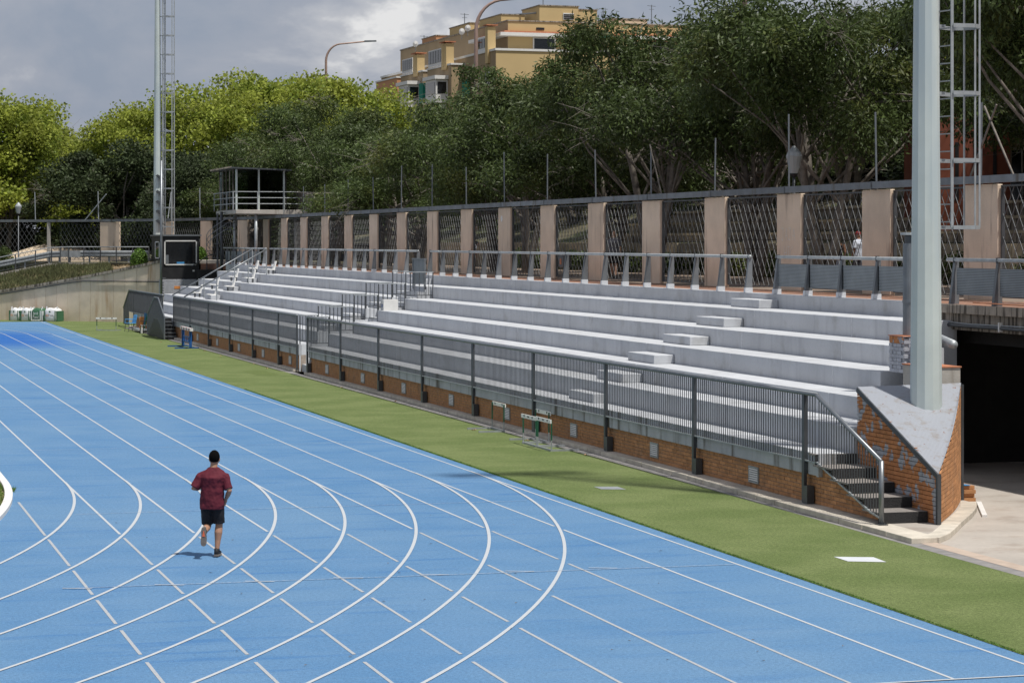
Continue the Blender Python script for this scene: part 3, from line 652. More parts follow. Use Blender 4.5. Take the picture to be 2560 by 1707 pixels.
# stepped railings either side of the passage
for Y_, lab in ((G0-.1, 'near'), (G1+.1, 'far')):
    rr = thing('passage_railing', 'stepped dark steel railing on the side of the passage towards the %s' % ('mast plinth' if lab == 'near' else 'metal stair'), 'railing', (19.5, Y_, 1.04))
    for i in range(5):
        xa, xb = TX[i]+.03, TX[i+1]+.02; z = TZ[i]; h = 1.08 if i == 0 else .98
        MB().bar((xa,Y_,z+h), (xb,Y_,z+h), .05, .035).build('top_bar', 'galv', rr); MB().bar((xa,Y_,z+.12), (xb,Y_,z+.12), .03).build('bottom_bar', 'steel', rr)
        for xx in (xa+.015, xb-.015): MB().box(xx-.018,xx+.018,Y_-.018,Y_+.018,z,z+h).build('post', 'steel', rr)
        for xx in np.linspace(xa, xb, 7)[1:-1]: MB().box(xx-.009,xx+.009,Y_-.009,Y_+.009,z+.12,z+h).build('bar', 'steel', rr)
gt = thing('landing_gate', 'tall grey steel gate frame at the head of the passage', 'gate', (22.0, 89.1, 2.78))
for yy in (G0+.05, G1-.05): MB().box(22.0,22.06,yy-.04,yy+.04,3.1,4.22).build('post', 'rail', gt)
MB().box(21.98,22.08,G0,G1,4.2,4.26).build('top_bar', 'rail', gt); MB().box(22.02,22.035,G0+.1,G1-.1,3.3,4.2).build('mesh_sheet', 'perf', gt)
wb = thing('white_cabinet', 'small white cabinet with a blue sticker beside the passage railing', 'cabinet', (20.7, 87.9, 2.35))
MB().box(20.30,20.85,87.55,88.03,2.351,2.75).build('body', 'white', wb); MB().box(20.285,20.30,87.72,87.84,2.46,2.58).build('sticker', 'bluepaint', wb)

# metal stair at the far gap
st = thing('metal_stair', 'dark metal double stair with A shaped barred side in front of the stand', 'stair', (17.2, 124.3, 0))
X = 16.95
sheet = MB().extr([(X,121.3,.02),(X,127.3,.02),(X,125.0,.95),(X,123.6,.95)], (.03,0,0)); sheet.build('side_sheet', 'step', st)
b = MB()
for y in np.arange(121.25, 127.4, .085):
    zb = .02 if y < 121.3 or y > 127.3 else min(.97, (y-121.3)*.404+.05, (127.3-y)*.404+.05); zt = min(2.02, 1.12+(y-121.2)*.40, 1.12+(127.4-y)*.40); b.box(X-.012, X+.012, y-.02, y+.02, max(zb,.02), zt)
o = b.build('balusters', 'steel', st); o['kind'] = 'stuff'
MB().tube([(X,121.2,0.02),(X,121.2,1.14),(X,123.5,2.04),(X,124.9,2.04),(X,127.4,1.14),(X,127.4,.02)], .035, 8).build('handrail', 'rail', st)
for k in range(6):
    z = .17*(k+1); ya = 121.35+.42*k; MB().box(X+.03,17.6,ya,ya+.44,z-.035,z).build('tread', 'rail', st); MB().box(X+.03,17.6,ya+.02,ya+.04,z-.17,z-.036).build('riser', 'step', st)
    ya = 127.25-.42*k; MB().box(X+.03,17.6,ya-.44,ya,z-.035,z).build('tread', 'rail', st)
# handrails of the far aisle
for Y_, lab in ((122.1, 'sloping steel handrail above the metal stair, beside the white step blocks'), (126.2, 'sloping steel handrail between the two columns of white seats')):
    h_ = thing('handrail', lab, 'handrail', (20, Y_, 1.5))
    MB().tube([(18.05,Y_,2.1),(22.25,Y_,4.5)], .035, 10).build('rail', 'rail', h_, smooth=True)
    for x, zt, zb in ((19.7, 3.04, 1.93),(21.3, 3.96, 2.77)) : MB().tube([(x,Y_,zb),(x,Y_,zt)], .03, 8).build('post', 'galv', h_)
    MB().tube([(22.23,Y_,3.21),(22.23,Y_,4.48)], .03, 8).build('post', 'galv', h_)

# ------------------------------------------------------------------ promenade, bridge, path behind the fence
PZ = 3.56
p_ = MB().box(23.66, 25.75, 49.0, 143.5, 3.3, PZ-.012); p_.prism([(23.3,143.5),(25.75,143.5),(25.3,148),(23.9,154),(21,160.2),(20.6,152),(22.6,151),(22.6,146),(23.3,146)], 3.2, PZ-.012); struct('promenade', p_, 'prom')
b = MB().box(23.45, 60, 2, 48.9, 3.08, PZ-.01); struct('bridge_deck', b, 'prom')
bg_ = thing('bridge_edge', 'stained concrete edge of the promenade bridge above the dark underpass', 'bridge', (23.4, 40, 3.0))
for k in range(40):
    y = 9+1.0*k; MB().box(23.28, 23.46, y+.006, y+.994, 3.375, PZ).build('coping_stone', 'bridge', bg_, bevel=.008)
MB().box(23.42, 23.8, 8, 48.95, 3.02, 3.37).build('beam', 'bridge', bg_)
MB().tube([(23.33,9,3.12),(23.33,48.9,3.12)], .035, 10).build('pipe', 'steel', bg_); MB().tube([(23.34,9,3.20),(23.34,38,3.20),(23.34,43.5,3.185),(23.34,46.5,3.165),(23.34,48.9,3.215)], .014, 6).build('cable_conduit', 'galv', bg_)
MB().box(23.29,23.37,45.02,45.07,3.05,3.24).build('clip', 'white', bg_)
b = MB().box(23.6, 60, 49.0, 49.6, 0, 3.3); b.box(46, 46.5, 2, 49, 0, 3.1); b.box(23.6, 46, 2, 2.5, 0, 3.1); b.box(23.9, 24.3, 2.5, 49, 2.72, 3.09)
uw = b.build('underpass_wall', 'dark'); tag(uw, 'interior walls of the underpass below the promenade, coloured dark for its shade', 'wall')
dp = MB().tube([(20.95,42.35,2.93),(22.3,47.0,3.12)], .085, 12); tag(dp.build('drain_pipe', 'galv', smooth=True), 'stubby grey drain pipe jutting out beside the mast', 'pipe')
rod = MB().tube([(23.3,46.2,3.62),(23.3,40,3.60)], .012, 6); tag(rod.build('rusty_rod', 'tile'), 'thin rusty rod lying along the bridge edge by the perforated panels', 'rod')
# back balustrade of tapered fins, in sections
def fin_mesh():
    b = MB().extr([(-.10,-.05,0),(.10,-.05,0),(.10,-.05,.93),(.015,-.05,.93)], (0,.10,0)); me = b.mesh('fin_post', (0,0,0)); me.materials.append(M['fin']); return me
fm = fin_mesh(); fb = MB().extr([(-.108,-.056,0),(.106,-.056,0),(.106,-.056,.13),(-.096,-.056,.13)], (0,.112,0)).mesh('painted_foot', (0,0,0)); fb.materials.append(M['paintw'])
def back_rail(label, y0, y1, ys, panels=(), foot=True):
    root = thing('promenade_balustrade', label, 'balustrade', (23.52, (y0+y1)/2, PZ))
    MB().tube([(23.56,y0,4.50),(23.56,y1,4.50)], .042, 12).build('top_rail', 'galv', root, smooth=True)
    for y in ys:
        f = place('fin_post', fm, (23.53, y, PZ+.0), root)
        if foot: place('painted_foot', fb, (23.53, y, PZ), f)
        MB().box(23.515,23.605,y-.012,y+.012,4.44,4.56).build('saddle', 'steel', root)
    for a, b_ in panels: MB().box(23.55,23.565,a+.10,b_-.10,3.76,4.33).build('perforated_panel', 'perf', root)
    return root
ysn = [57.5-2.0*k+.0 for k in range(4)]
back_rail('tubular balustrade with grey perforated panels above the near end of the tiers', 57.56, 49.7, ysn, [(57.5-2*k, 55.5-2*k) for k in range(4)])
back_rail('tubular balustrade with perforated panels on the bridge above the underpass', 47.9, 9, [47.55-1.97*k for k in range(8)], [(47.55-1.97*(k+1), 47.55-1.97*k) for k in range(7)], False)
back_rail('long tubular balustrade on tapered fins along the middle of the promenade', 59.36, 93.45, [59.45+2.0*k for k in range(18)])
back_rail('tubular balustrade on tapered fins on the promenade beyond the middle gap', 95.45, 128.3, [97.4+1.99*k for k in range(16)]+[95.5])
back_rail('far tubular balustrade of tapered fins by the spiral stair', 129.5, 144.5, [130+2.0*k for k in range(8)], [(131+2*k, 132.8+2*k) for k in range(6)])

# fence: concrete pillars, steel lattice, top beam and poles
FX = 25.6
fc = thing('colonnade_fence', 'long fence of pink concrete pillars with steel lattice bays and a grey top beam', 'fence', (FX, 95, PZ))
PIL = [44.75+5.655*k for k in range(18)]
prec = MB().box(0, .14, -.84, .84, 0, 2.62); prm = prec.mesh('pillar', (0,0,0)); prm.materials.append(M['pillar'])
def lattice(wd, h, sx, run, wbar=.018):
    b = MB()
    for sg, xx in ((1, .0), (-1, .016)):
        for k in range(-12, int(wd/sx)+13):
            y0 = k*sx; y1 = y0+sg*run; za, zb = 0., h
            t0, t1 = 0., 1.
            for lim, side in ((0., 1), (wd, -1)):          # clip to the bay
                d0, d1 = (y0-lim)*side, (y1-lim)*side
                if d0 < 0 and d1 < 0: t0, t1 = 1, 0
                elif d0 < 0: t0 = max(t0, d0/(d0-d1))
                elif d1 < 0: t1 = min(t1, d0/(d0-d1))
            if t1-t0 < .02: continue
            b.bar((xx, y0+(y1-y0)*t0, h*t0), (xx, y0+(y1-y0)*t1, h*t1), wbar, .010, up=(1,0,0))
    return b
BW = 5.655-1.68
lt = lattice(BW-.16, 2.46, .36, 1.72); ltm = lt.mesh('lattice', (0,0,0)); ltm.materials.append(M['lattice'])
frm = MB().box(-.03,.05,-.05,.0,-.02,2.5).box(-.03,.05,BW-.16,BW-.11,-.02,2.5).box(-.02,.04,0,BW-.16,2.46,2.5).box(-.02,.04,0,BW-.16,-.03,.0).mesh('lattice_frame', (0,0,0)); frm.materials.append(M['steel'])
bm2 = MB().box(-.10, .04, -5.655/2+.03, 5.655/2-.03, 0, .17).mesh('top_beam', (0,0,0)); bm2.materials.append(M['fin'])
for k, y in enumerate(PIL):
    place('pillar', prm, (FX, y, PZ), fc, bevel=.02)
    if k < len(PIL)-1:
        fr_ = place('lattice_frame', frm, (FX+.10, y+.84+.08, PZ+.1), fc); place('lattice', ltm, (FX+.10, y+.84+.08, PZ+.1), fr_)
    place('top_beam', bm2, (FX-.02, y-2.8275, PZ+2.65), fc)
    MB().box(FX-.13, FX+.05, y-.035, y+.035, PZ+2.63, PZ+2.83).build('beam_joint', 'steel', fc)
    MB().tube([(FX+.02, y, PZ+2.8), (FX+.02, y+random.uniform(-.1,.1), PZ+4.5+random.uniform(-.25,.3))], .026, 8).build('pole', 'rail', fc)
for y0, dy in ((73.1, -1.1), (49.6, 1.3), (50.2, -1.4)): MB().bar((FX, y0, PZ+4.4), (FX, y0+dy, PZ+2.8), .035).build('brace', 'bark', fc)
# scratched graffiti on one pillar
gr = MB()
def scr(y, z, strokes, s=.1):
    for (a0,b0,a1,b1) in strokes: gr.bar((FX-.004, y-a0*s, z+b0*s), (FX-.004, y-a1*s, z+b1*s), .012, .003, up=(1,0,0))
J = [(0,4,2,4),(1.4,4,1.2,0),(1.2,0,0,.6)]; A_ = [(0,0,1,4),(1,4,2,0),(.5,1.6,1.5,1.6)]; H_ = [(0,0,0,4),(2,0,2,4),(0,2,2,2)]; T_ = [(0,4,2,4),(1,4,1,0)]; C_ = [(2,4,0,3),(0,3,0,1),(0,1,2,0)]
yy = 62.2
for gl_, off in ((J,0),(A_,.26),(J,.5),(A_,.78)): scr(yy-off, PZ+1.35, gl_, .085)
for gl_, off in ((H_,.2),(T_,.42),(C_,.62)): scr(yy-off, PZ+.85, gl_, .085)
gr.build('scratched_letters', 'white', fc)
MB().tube([(FX-.012,90.3,PZ+2.2),(FX-.002,90.3,PZ+2.2)], .12, 20).build('round_sign', 'white', fc)
# the fence swings round at the far end
FP = [(25.6,140.9),(25.25,146.8),(24.0,153.2),(22.4,159.8),(19.4,165.1),(15.7,169.0),(11.5,171.6)]
ff = thing('end_fence', 'end stretch of the lattice fence curving round behind the dark booth', 'fence', (22, 160, PZ))
for k, ((xa,ya),(xb,yb)) in enumerate(zip(FP, FP[1:])):
    a = Vector((xa,ya,0)); b = Vector((xb,yb,0)); d = (b-a).normalized(); n_ = Vector((d.y,-d.x,0)); L_ = (b-a).length
    hw = .84 if k != 5 else .12
    def pt(s_, o2=0, z=0): q = a+d*s_+n_*o2; return (q.x, q.y, PZ+z)
    if k > 0: MB().prism([pt(-hw)[:2], pt(hw)[:2], pt(hw,.14)[:2], pt(-hw,.14)[:2]], PZ, PZ+2.62).build('pillar', 'pillar' if k < 5 else 'conc', ff, bevel=.02)
    MB().bar(pt(-.05,.05,2.73), pt(L_-.05,.05,2.73), .16, .17).build('top_beam', 'fin', ff)
    lo = lattice(L_-1.9, 2.4, .36, 1.72); lm_ = lo.mesh('lattice', (0,0,0)); lm_.materials.append(M['lattice']); q = place('lattice', lm_, pt(.95,.07,.12), ff); q.rotation_euler = (0,0,math.atan2(d.y,d.x)-math.pi/2)
    MB().bar(pt(.9,.07,.1), pt(L_-.9,.07,.1), .05).build('bottom_rail', 'steel', ff)
    if k > 1: MB().tube([pt(1.0,.05,2.8), pt(1.05,.05,4.7)], .035, 6).build('pole', 'galv', ff)
MB().bar((19.2,165.3,PZ+4.5), (17.9,166.5,PZ+2.75), .06).build('brace', 'galv', ff)
for s_ in (-1,1): MB().bar((22.6,158.5,PZ+4.5), (22.6+.9*s_*.4,158.5+1.1*s_,PZ+2.8), .05).build('brace', 'rail', ff)
MB().tube([(22.6,158.5,PZ+2.75),(22.6,158.5,PZ+4.55)], .04, 6).build('pole', 'galv', ff)

# ground behind the fence, retaining wall, terraces, hill
b = MB().box(25.75, 36, 49, 150, 3.2, 3.5); struct('path', b, 'path')
hs = MB(); nx, ny = 26, 50; xs = np.concatenate([np.linspace(36.2, 60, 12), np.linspace(64, 420, nx-12)]); ysg = np.linspace(20, 420, ny)
def hz(x, y): return 4.7+min(max(x-36,0)*.22, 6)+max(x-64, 0)*.055+.5*math.sin(x*.3+y*.17)*min(1,(x-36)/6)
for j in range(ny):
    for i in range(nx): hs.v.append((xs[i], ysg[j], hz(xs[i], ysg[j])))
for j in range(ny-1):
    for i in range(nx-1): hs.f.append((j*nx+i, j*nx+i+1, (j+1)*nx+i+1, (j+1)*nx+i))
struct('hillside', hs, 'earth', smooth=True)
b = MB().prism([(13,170),(25.8,150.5),(36.2,150),(60,150),(60,300),(-60,300),(-60,215),(-12,176)], 2.9, 3.49); struct('upper_ground', b, 'earth')
rw = thing('stone_wall', 'rough beige stone wall of the path seen through the lattice fence', 'wall', (36.2, 95, 3.5))
MB().box(36.05, 36.6, 30, 150, 3.0, 4.82).build('core', 'stone', rw)
for y in np.arange(40, 150, 1.6):
    for c_ in range(3):
        yo = y+(c_ % 2)*.7; h = .44; MB().box(36.0+random.uniform(-.02,.03), 36.1, yo+.012, yo+1.588, 3.5+c_*h+.008, 3.5+(c_+1)*h-.008).build('stone', 'stone', rw)
tr_ = thing('terraces', 'low concrete terrace ledges stepping up the bank behind the stone wall', 'terrace', (38, 95, 4.7))
for k, (x, z) in enumerate(((36.9,5.15),(38.2,5.65),(39.6,6.2))):
    MB().box(x, x+.5, 44, 112, 4.3, z).build('ledge', 'bridge', tr_); MB().box(x-.06, x+.56, 44, 112, z+.002, z+.10).build('ledge_cap', 'stone', tr_)
# far yard: sand mound behind the end fence
sm = MB(); 
for j in range(14):
    for i in range(22):
        x = 8+i*.75; y = 170.2+j*.8; sm.v.append((x, y, 3.42+1.35*math.exp(-((x-16.6)/3.6)**2-((y-174.5)/2.6)**2)+.05*math.sin(x*1.3+y)))
for j in range(13):
    for i in range(21): sm.f.append((j*22+i, j*22+i+1, (j+1)*22+i+1, (j+1)*22+i))
struct('sand_mound', sm, 'sand', smooth=True)

# ------------------------------------------------------------------ retaining wall, bank, ramp railing, guard rail
WLp, WRp = Vector((10.9,155.2,0)), Vector((20.1,146.9,0)); wd = (WRp-WLp).normalized(); wn = Vector((wd.y,-wd.x,0))   # wn points to the track
rt = thing('retaining_wall', 'beige board marked concrete retaining wall with a sloping coping', 'wall', (15.5, 151, 0))
def wtop(s_): return 1.62+.126*s_+.0025*s_*s_
npan = 22; pw_ = .845; s0_ = -6.0
for k in range(npan):
    a = s0_+k*pw_; b_ = a+pw_
    if a > 12.9: break
    q0 = WLp+wd*(a+.008); q1 = WLp+wd*(b_-.008); e0 = q0-wn*.25; e1 = q1-wn*.25; dz = random.uniform(-.004,.004)
    MB().prism([(q0.x,q0.y),(q1.x,q1.y),(e1.x,e1.y),(e0.x,e0.y)], .0, [wtop(a), wtop(b_), wtop(b_), wtop(a)]).build('concrete_panel', 'board', rt)
for k in range(0, npan, 3):
    a = s0_+k*pw_; b_ = min(a+3*pw_, 12.9)
    if a > 12.6: break
    q0 = WLp+wd*a+wn*.08; q1 = WLp+wd*b_+wn*.08; e0 = q0-wn*.4; e1 = q1-wn*.4
    MB().prism([(q0.x,q0.y),(q1.x,q1.y),(e1.x,e1.y),(e0.x,e0.y)], [wtop(a),wtop(b_),wtop(b_),wtop(a)], [wtop(a)+.16,wtop(b_)+.16,wtop(b_)+.16,wtop(a)+.16]).build('coping', 'bridge', rt)
MB().tube([WLp+wd*s_+wn*.06+Vector((0,0,wtop(s_)-.10 if s_ < 6.5 else wtop(6.5)-.08)) for s_ in np.linspace(-6, 12.8, 14)], .03, 6).build('cable', 'steel', rt)
RL = [(6.5,164.4,1.7),(12.0,163.0,2.82),(15.1,162.2,3.45),(16.4,161.8,3.5),(18.9,161.1,3.5),(21.4,160.4,3.5)]
def rl(s_):
    s_ = s_*(len(RL)-1); k = min(int(s_), len(RL)-2); f = s_-k; return Vector(RL[k]).lerp(Vector(RL[k+1]), f)
bk = MB(); nu, nv = 40, 10
for i in range(nu):
    u = i/(nu-1); top = rl(u)-Vector((0,.2,.30)); s_ = -6+18.8*u; bot = WLp+wd*s_-wn*.3+Vector((0,0,wtop(s_)+.02))
    for j in range(nv): q = bot.lerp(top, j/(nv-1)); q.z += .16*math.sin(u*31+j*1.3)*math.sin(math.pi*j/(nv-1)); bk.v.append(tuple(q))
for i in range(nu-1):
    for j in range(nv-1): bk.f.append((i*nv+j, (i+1)*nv+j, (i+1)*nv+j+1, i*nv+j+1))
struct('bank', bk, 'soil', smooth=True)
bv = np.array(bk.v)
def on_bank(n, lo=0, hi=1):
    i = RNG.integers(int(lo*(nu-1)), int(hi*(nu-1)), n); j = RNG.integers(0, nv-1, n); fu = RNG.random(n)[:,None]; fv = RNG.random(n)[:,None]
    g = lambda a, b: bv[a*nv+b]
    return g(i,j)*(1-fu)*(1-fv)+g(i+1,j)*fu*(1-fv)+g(i,j+1)*(1-fu)*fv+g(i+1,j+1)*fu*fv
o = blades('scrub', on_bank(16000, .05, .80), .40, .035, 'shrub', .45); tag(o, 'grey green scrub covering the bank above the retaining wall', 'scrub')
o = blades('dry_grass', on_bank(4000), .22, .03, 'dry', .6); tag(o, 'dry straw coloured grass scattered over the bank', 'grass')
eb = MB()
for p0, p1 in zip(RL, RL[1:]): eb.bar((p0[0],p0[1],p0[2]-.18), (p1[0],p1[1],p1[2]-.18), .3, .36)
o = eb.build('edge_beam', 'conc'); tag(o, 'concrete edge beam under the ramp railing', 'beam')
rr = thing('ramp_railing', 'thin dark railing along the ramp above the scrubby bank', 'railing', (15, 162, 3))
MB().tube([(q[0],q[1],q[2]+1.02) for q in RL], .03, 8).build('top_rail', 'galv', rr); MB().tube([(q[0],q[1],q[2]+.12) for q in RL], .018, 6).build('bottom_rail', 'steel', rr)
for s_ in np.linspace(.1, 1, 12): q = rl(s_); MB().box(q.x-.035,q.x+.035,q.y-.035,q.y+.035,q.z,q.z+1.02).build('post', 'steel', rr)
b = MB()
for s_ in np.linspace(.1, 1, 150): q = rl(s_); b.box(q.x-.008,q.x+.008,q.y-.008,q.y+.008,q.z+.12,q.z+.82)
o = b.build('bars', 'steel', rr); o['kind'] = 'stuff'
gdr = thing('guard_rail', 'galvanised crash barrier behind the ramp railing', 'guard rail', (15, 163.4, 3.2))
prof = [(0,.36),(-.07,.42),(-.07,.50),(0,.55),(0,.58),(-.07,.63),(-.07,.71),(0,.77)]
gp = [Vector((q[0]+.15, q[1]+1.2, q[2])) for q in RL]; b = MB()
for p0, p1 in zip(gp, gp[1:]):
    for (oa,za),(ob,zb) in zip(prof, prof[1:]): b.add([(p0.x,p0.y+oa,p0.z+za),(p1.x,p1.y+oa,p1.z+za),(p1.x,p1.y+ob,p1.z+zb),(p0.x,p0.y+ob,p0.z+zb)], [(0,1,2,3)])
b.build('w_beam', 'galv', gdr); MB().box(15.9,17.2,162.75,162.95,3.85,4.27).build('end_plate', 'galv', gdr)
for s_ in np.linspace(.3, 1, 8):
    q = rl(s_)+Vector((.15,1.25,0)); MB().box(q.x-.06,q.x+.06,q.y,q.y+.08,q.z,q.z+.75).build('post', 'galv', gdr)

# ------------------------------------------------------------------ press cabin on stilts, spiral stair, dark booth
pb = thing('press_cabin', 'glazed press cabin on a concrete balcony slab raised on steel posts', 'cabin', (25.5, 139, PZ))
MB().prism([(23.2,137.0),(28.4,137.0),(28.4,144.0),(23.2,144.0)], [6.46,6.38,6.38,6.46], 6.68).build('floor_slab', 'conc', pb, bevel=.02)
MB().box(27.3,28.4,137.0,143.8,6.682,7.72).build('end_block', 'conc', pb)
for x, y in ((24.39,137.25),(23.9,141.5),(26.9,138.4)): MB().tube([(x,y,PZ),(x,y,6.46)], .09, 10).build('stilt', 'galv', pb, smooth=True)
rf = MB().prism([(22.9,136.95),(26.4,136.95),(26.4,144.3),(22.9,144.3)], [9.02,8.90,8.90,9.02], [9.10,8.98,8.98,9.10]); rf.build('roof', 'steel', pb)
b = MB()
for y in np.arange(137.0, 144.3, .35): b.box(22.86,22.95,y,y+.2,9.05,9.13)
b.build('roof_edge', 'bridge', pb)
fy = 137.55
for x in (23.32, 24.6, 26.05): MB().box(x-.05,x+.05,fy-.05,fy+.05,6.68,8.98).build('mullion', 'mast', pb)
for y in (138.7,139.9,141.1,142.3,143.5): MB().box(23.30,23.38,y-.04,y+.04,6.68,9.0).build('mullion', 'bridge' if int(y*10) % 2 else 'conc', pb)
for x0, x1 in ((23.37,24.55),(24.65,26.0)): MB().box(x0,x1,fy-.01,fy+.01,6.75,8.9).build('pane', 'pane', pb)
for y0 in (137.6,138.74,139.94,141.14,142.34): MB().box(23.33,23.35,y0,y0+1.12,6.75,8.95).build('pane', 'pane', pb)
MB().box(23.9,24.35,143.3,143.4,6.69,8.9).build('green_wall', 'greenpost', pb); MB().box(25.0,26.1,143.3,143.45,6.69,8.9).build('back_wall', 'dark', pb)  # back wall near black, the cabin's inner shade put into its colour
MB().box(26.05,26.2,fy,143.4,6.69,8.88).build('side_wall', 'dark', pb); MB().box(24.75,25.25,138.0,138.5,6.69,7.25).build('counter', 'steel', pb)
for z in (7.02,7.36,7.70): MB().tube([(23.05,144.0,z),(23.05,137.06,z),(27.3,137.06,z)], .022, 8).build('rail', 'galv', pb)
for x in (23.05,24.45,25.95): MB().box(x-.025,x+.025,137.03,137.09,6.68,7.72).build('rail_post', 'galv', pb)
for y in (139.2,141.4,143.8): MB().box(23.03,23.07,y-.025,y+.025,6.68,7.72).build('rail_post', 'galv', pb)
sp_ = thing('spiral_stair', 'dark steel spiral stair climbing to the press cabin', 'stair', (22.9, 140.2, PZ)); sc = Vector((22.9,140.2,0))
MB().tube([(22.9,140.2,2.95),(22.9,140.2,6.6)], .085, 10).build('column', 'steel', sp_, smooth=True); MB().tube([(22.62,139.9,3.0),(22.62,139.9,6.5)], .06, 8).build('side_post', 'steel', sp_)
for k in range(15):
    a = 2.2+k*.36; z = PZ+.2*(k+1); d0 = Vector((math.cos(a),math.sin(a),0)); d1 = Vector((math.cos(a+.36),math.sin(a+.36),0))
    MB().prism([tuple((sc+d0*.08)[:2]), tuple((sc+d0*.85)[:2]), tuple((sc+d1*.85)[:2])], z-.03, z).build('tread', 'steel', sp_)
for h in (.35,.65,.95): MB().tube([sc+Vector((.87*math.cos(a),.87*math.sin(a),PZ+.2+(a-2.2)/.36*.2+h)) for a in np.linspace(2.2, 7.6, 34)], .018, 6).build('handrail', 'rail', sp_)
for a in np.arange(2.3, 7.6, .72): q = sc+Vector((.87*math.cos(a),.87*math.sin(a),PZ+.2+(a-2.2)/.36*.2)); MB().tube([q,q+Vector((0,0,.95))], .014, 6).build('baluster', 'rail', sp_)
bt = thing('booth', 'black commentary booth with a white framed window on a grey painted brick base', 'booth', (21.4, 148.3, 1.7))
MB().box(20.22,22.5,146.0,150.6,0.0,2.62).build('base_core', 'mortarg', bt)
gb = MB()
for c_ in range(12):
    for x in np.arange(20.25+(c_ % 2)*.12, 22.4, .26): gb.box(x,x+.245,145.97,146.0,1.66+.08*c_,1.66+.08*c_+.07)
    for y in np.arange(146.05+(c_ % 2)*.12, 150.3, .26): gb.box(20.19,20.22,y,y+.245,1.66+.08*c_,1.66+.08*c_+.07)
o = gb.build('painted_brickwork', 'brickg', bt); o['kind'] = 'stuff'
MB().box(21.0,21.35,145.955,145.968,2.05,2.22).build('bare_brick_patch', 'orange', bt)
MB().box(20.27,22.5,146.02,150.6,2.66,5.2).build('body', 'black', bt); MB().box(20.18,22.62,145.9,150.7,5.2,5.29).build('roof', 'rail', bt)
for a in ((20.40,22.36,4.88,4.95),(20.40,22.36,3.46,3.53),(20.40,20.47,3.46,4.95),(22.29,22.36,3.46,4.95)): MB().box(a[0],a[1],145.97,146.018,a[2],a[3]).build('window_frame', 'white', bt)
MB().box(20.47,22.29,145.995,146.016,3.53,4.88).build('window_pane', 'glass', bt)
MB().box(21.15,21.6,145.985,145.994,3.54,3.66).build('blue_box', 'bluechair', bt); MB().box(20.48,20.66,145.985,145.994,3.54,4.08).build('curtain', 'fin', bt)
for a in ((147.0,148.9,4.82,4.88),(147.0,148.9,3.85,3.91),(147.0,147.15,3.85,4.88),(148.75,148.9,3.85,4.88)): MB().box(20.235,20.268,a[0],a[1],a[2],a[3]).build('side_frame', 'white', bt)
MB().box(20.25,20.266,147.15,148.75,3.91,4.82).build('side_pane', 'glass', bt); MB().box(20.26,20.5,145.99,146.0,2.66,2.72).build('sill_strip', 'rail', bt)
MB().box(22.1,22.22,146.005,146.015,3.08,3.18).build('small_sign', 'white', bt)
for y in np.arange(146.3, 150.5, .5): MB().box(20.255,20.268,y,y+.04,2.7,3.8).build('cladding_batten', 'black', bt)
o = MB().tube([(20.2,145.8,0.02),(20.2,145.8,9.7)], .075, 10).build('steel_pole', 'rail', smooth=True); tag(o, 'thin galvanised pole standing at the corner of the dark booth', 'pole')
o = MB().box(22.6,24.4,146.4,150,2.6,3.75).build('planter_wall', 'conc'); tag(o, 'low concrete planter wall beside the dark booth', 'wall')
hr2 = thing('short_handrail', 'short bent handrail on the planter wall beside the booth', 'handrail', (23.2, 146.3, 3.2))
MB().tube([(22.0,145.6,3.4),(22.9,145.6,4.0),(24.2,145.6,4.35),(24.2,145.6,3.3)], .03, 8).build('rail', 'steel', hr2)
for x, z in ((22.9,4.0),(23.55,4.17)): MB().tube([(x,145.6,3.0),(x,145.6,z)], .03, 8).build('post', 'steel', hr2)
o = MB().box(22.3,24.5,144.9,145.95,1.5,3.2).build('dark_landing', 'step'); tag(o, 'dark landing of steps between the tiers and the booth', 'steps')

# ------------------------------------------------------------------ white bucket seats
def bucket(loc, lab):
    r = thing('stadium_seat', lab, 'seat', (0,0,0), 'white seats at the end of the tiers')
    s_ = MB(); s_.hexa([(-.26,-.22,.22),(.22,-.22,.20),(.22,.22,.20),(-.26,.22,.22)], [(-.26,-.23,.28),(.22,-.21,.24),(.22,.21,.24),(-.26,.23,.28)]); s_.build('seat_pan', 'plastic', r, bevel=.02)
    MB().hexa([(.12,-.22,.22),(.20,-.22,.22),(.20,.22,.22),(.12,.22,.22)], [(.24,-.20,.66),(.30,-.20,.66),(.30,.20,.66),(.24,.20,.66)]).build('backrest', 'plastic', r, bevel=.025)
    for x, y in ((-.1,-.15),(-.1,.15),(.15,-.15),(.15,.15)): MB().box(x-.02,x+.02,y-.02,y+.02,0,.20).build('leg', 'steel', r)
    r.location = loc; return r
s1 = bucket((TX[5]+.6,124.3,TZ[5]), 'x')
TN = {5:'top tier', 4:'second highest tier', 3:'third highest tier', 2:'fourth highest tier'}
for n_, (i, y) in enumerate([(i, y) for y in (124.3, 129.4) for i in (5,4,3,2)]):
    c = s1 if n_ == 0 else copy_tree(s1); c.location = (TX[i]+.55, y, TZ[i])
    c['label'] = 'white plastic bucket seat on the %s, %s' % (TN[i], 'between the two sloping handrails' if y < 126 else 'beyond the farther sloping handrail')

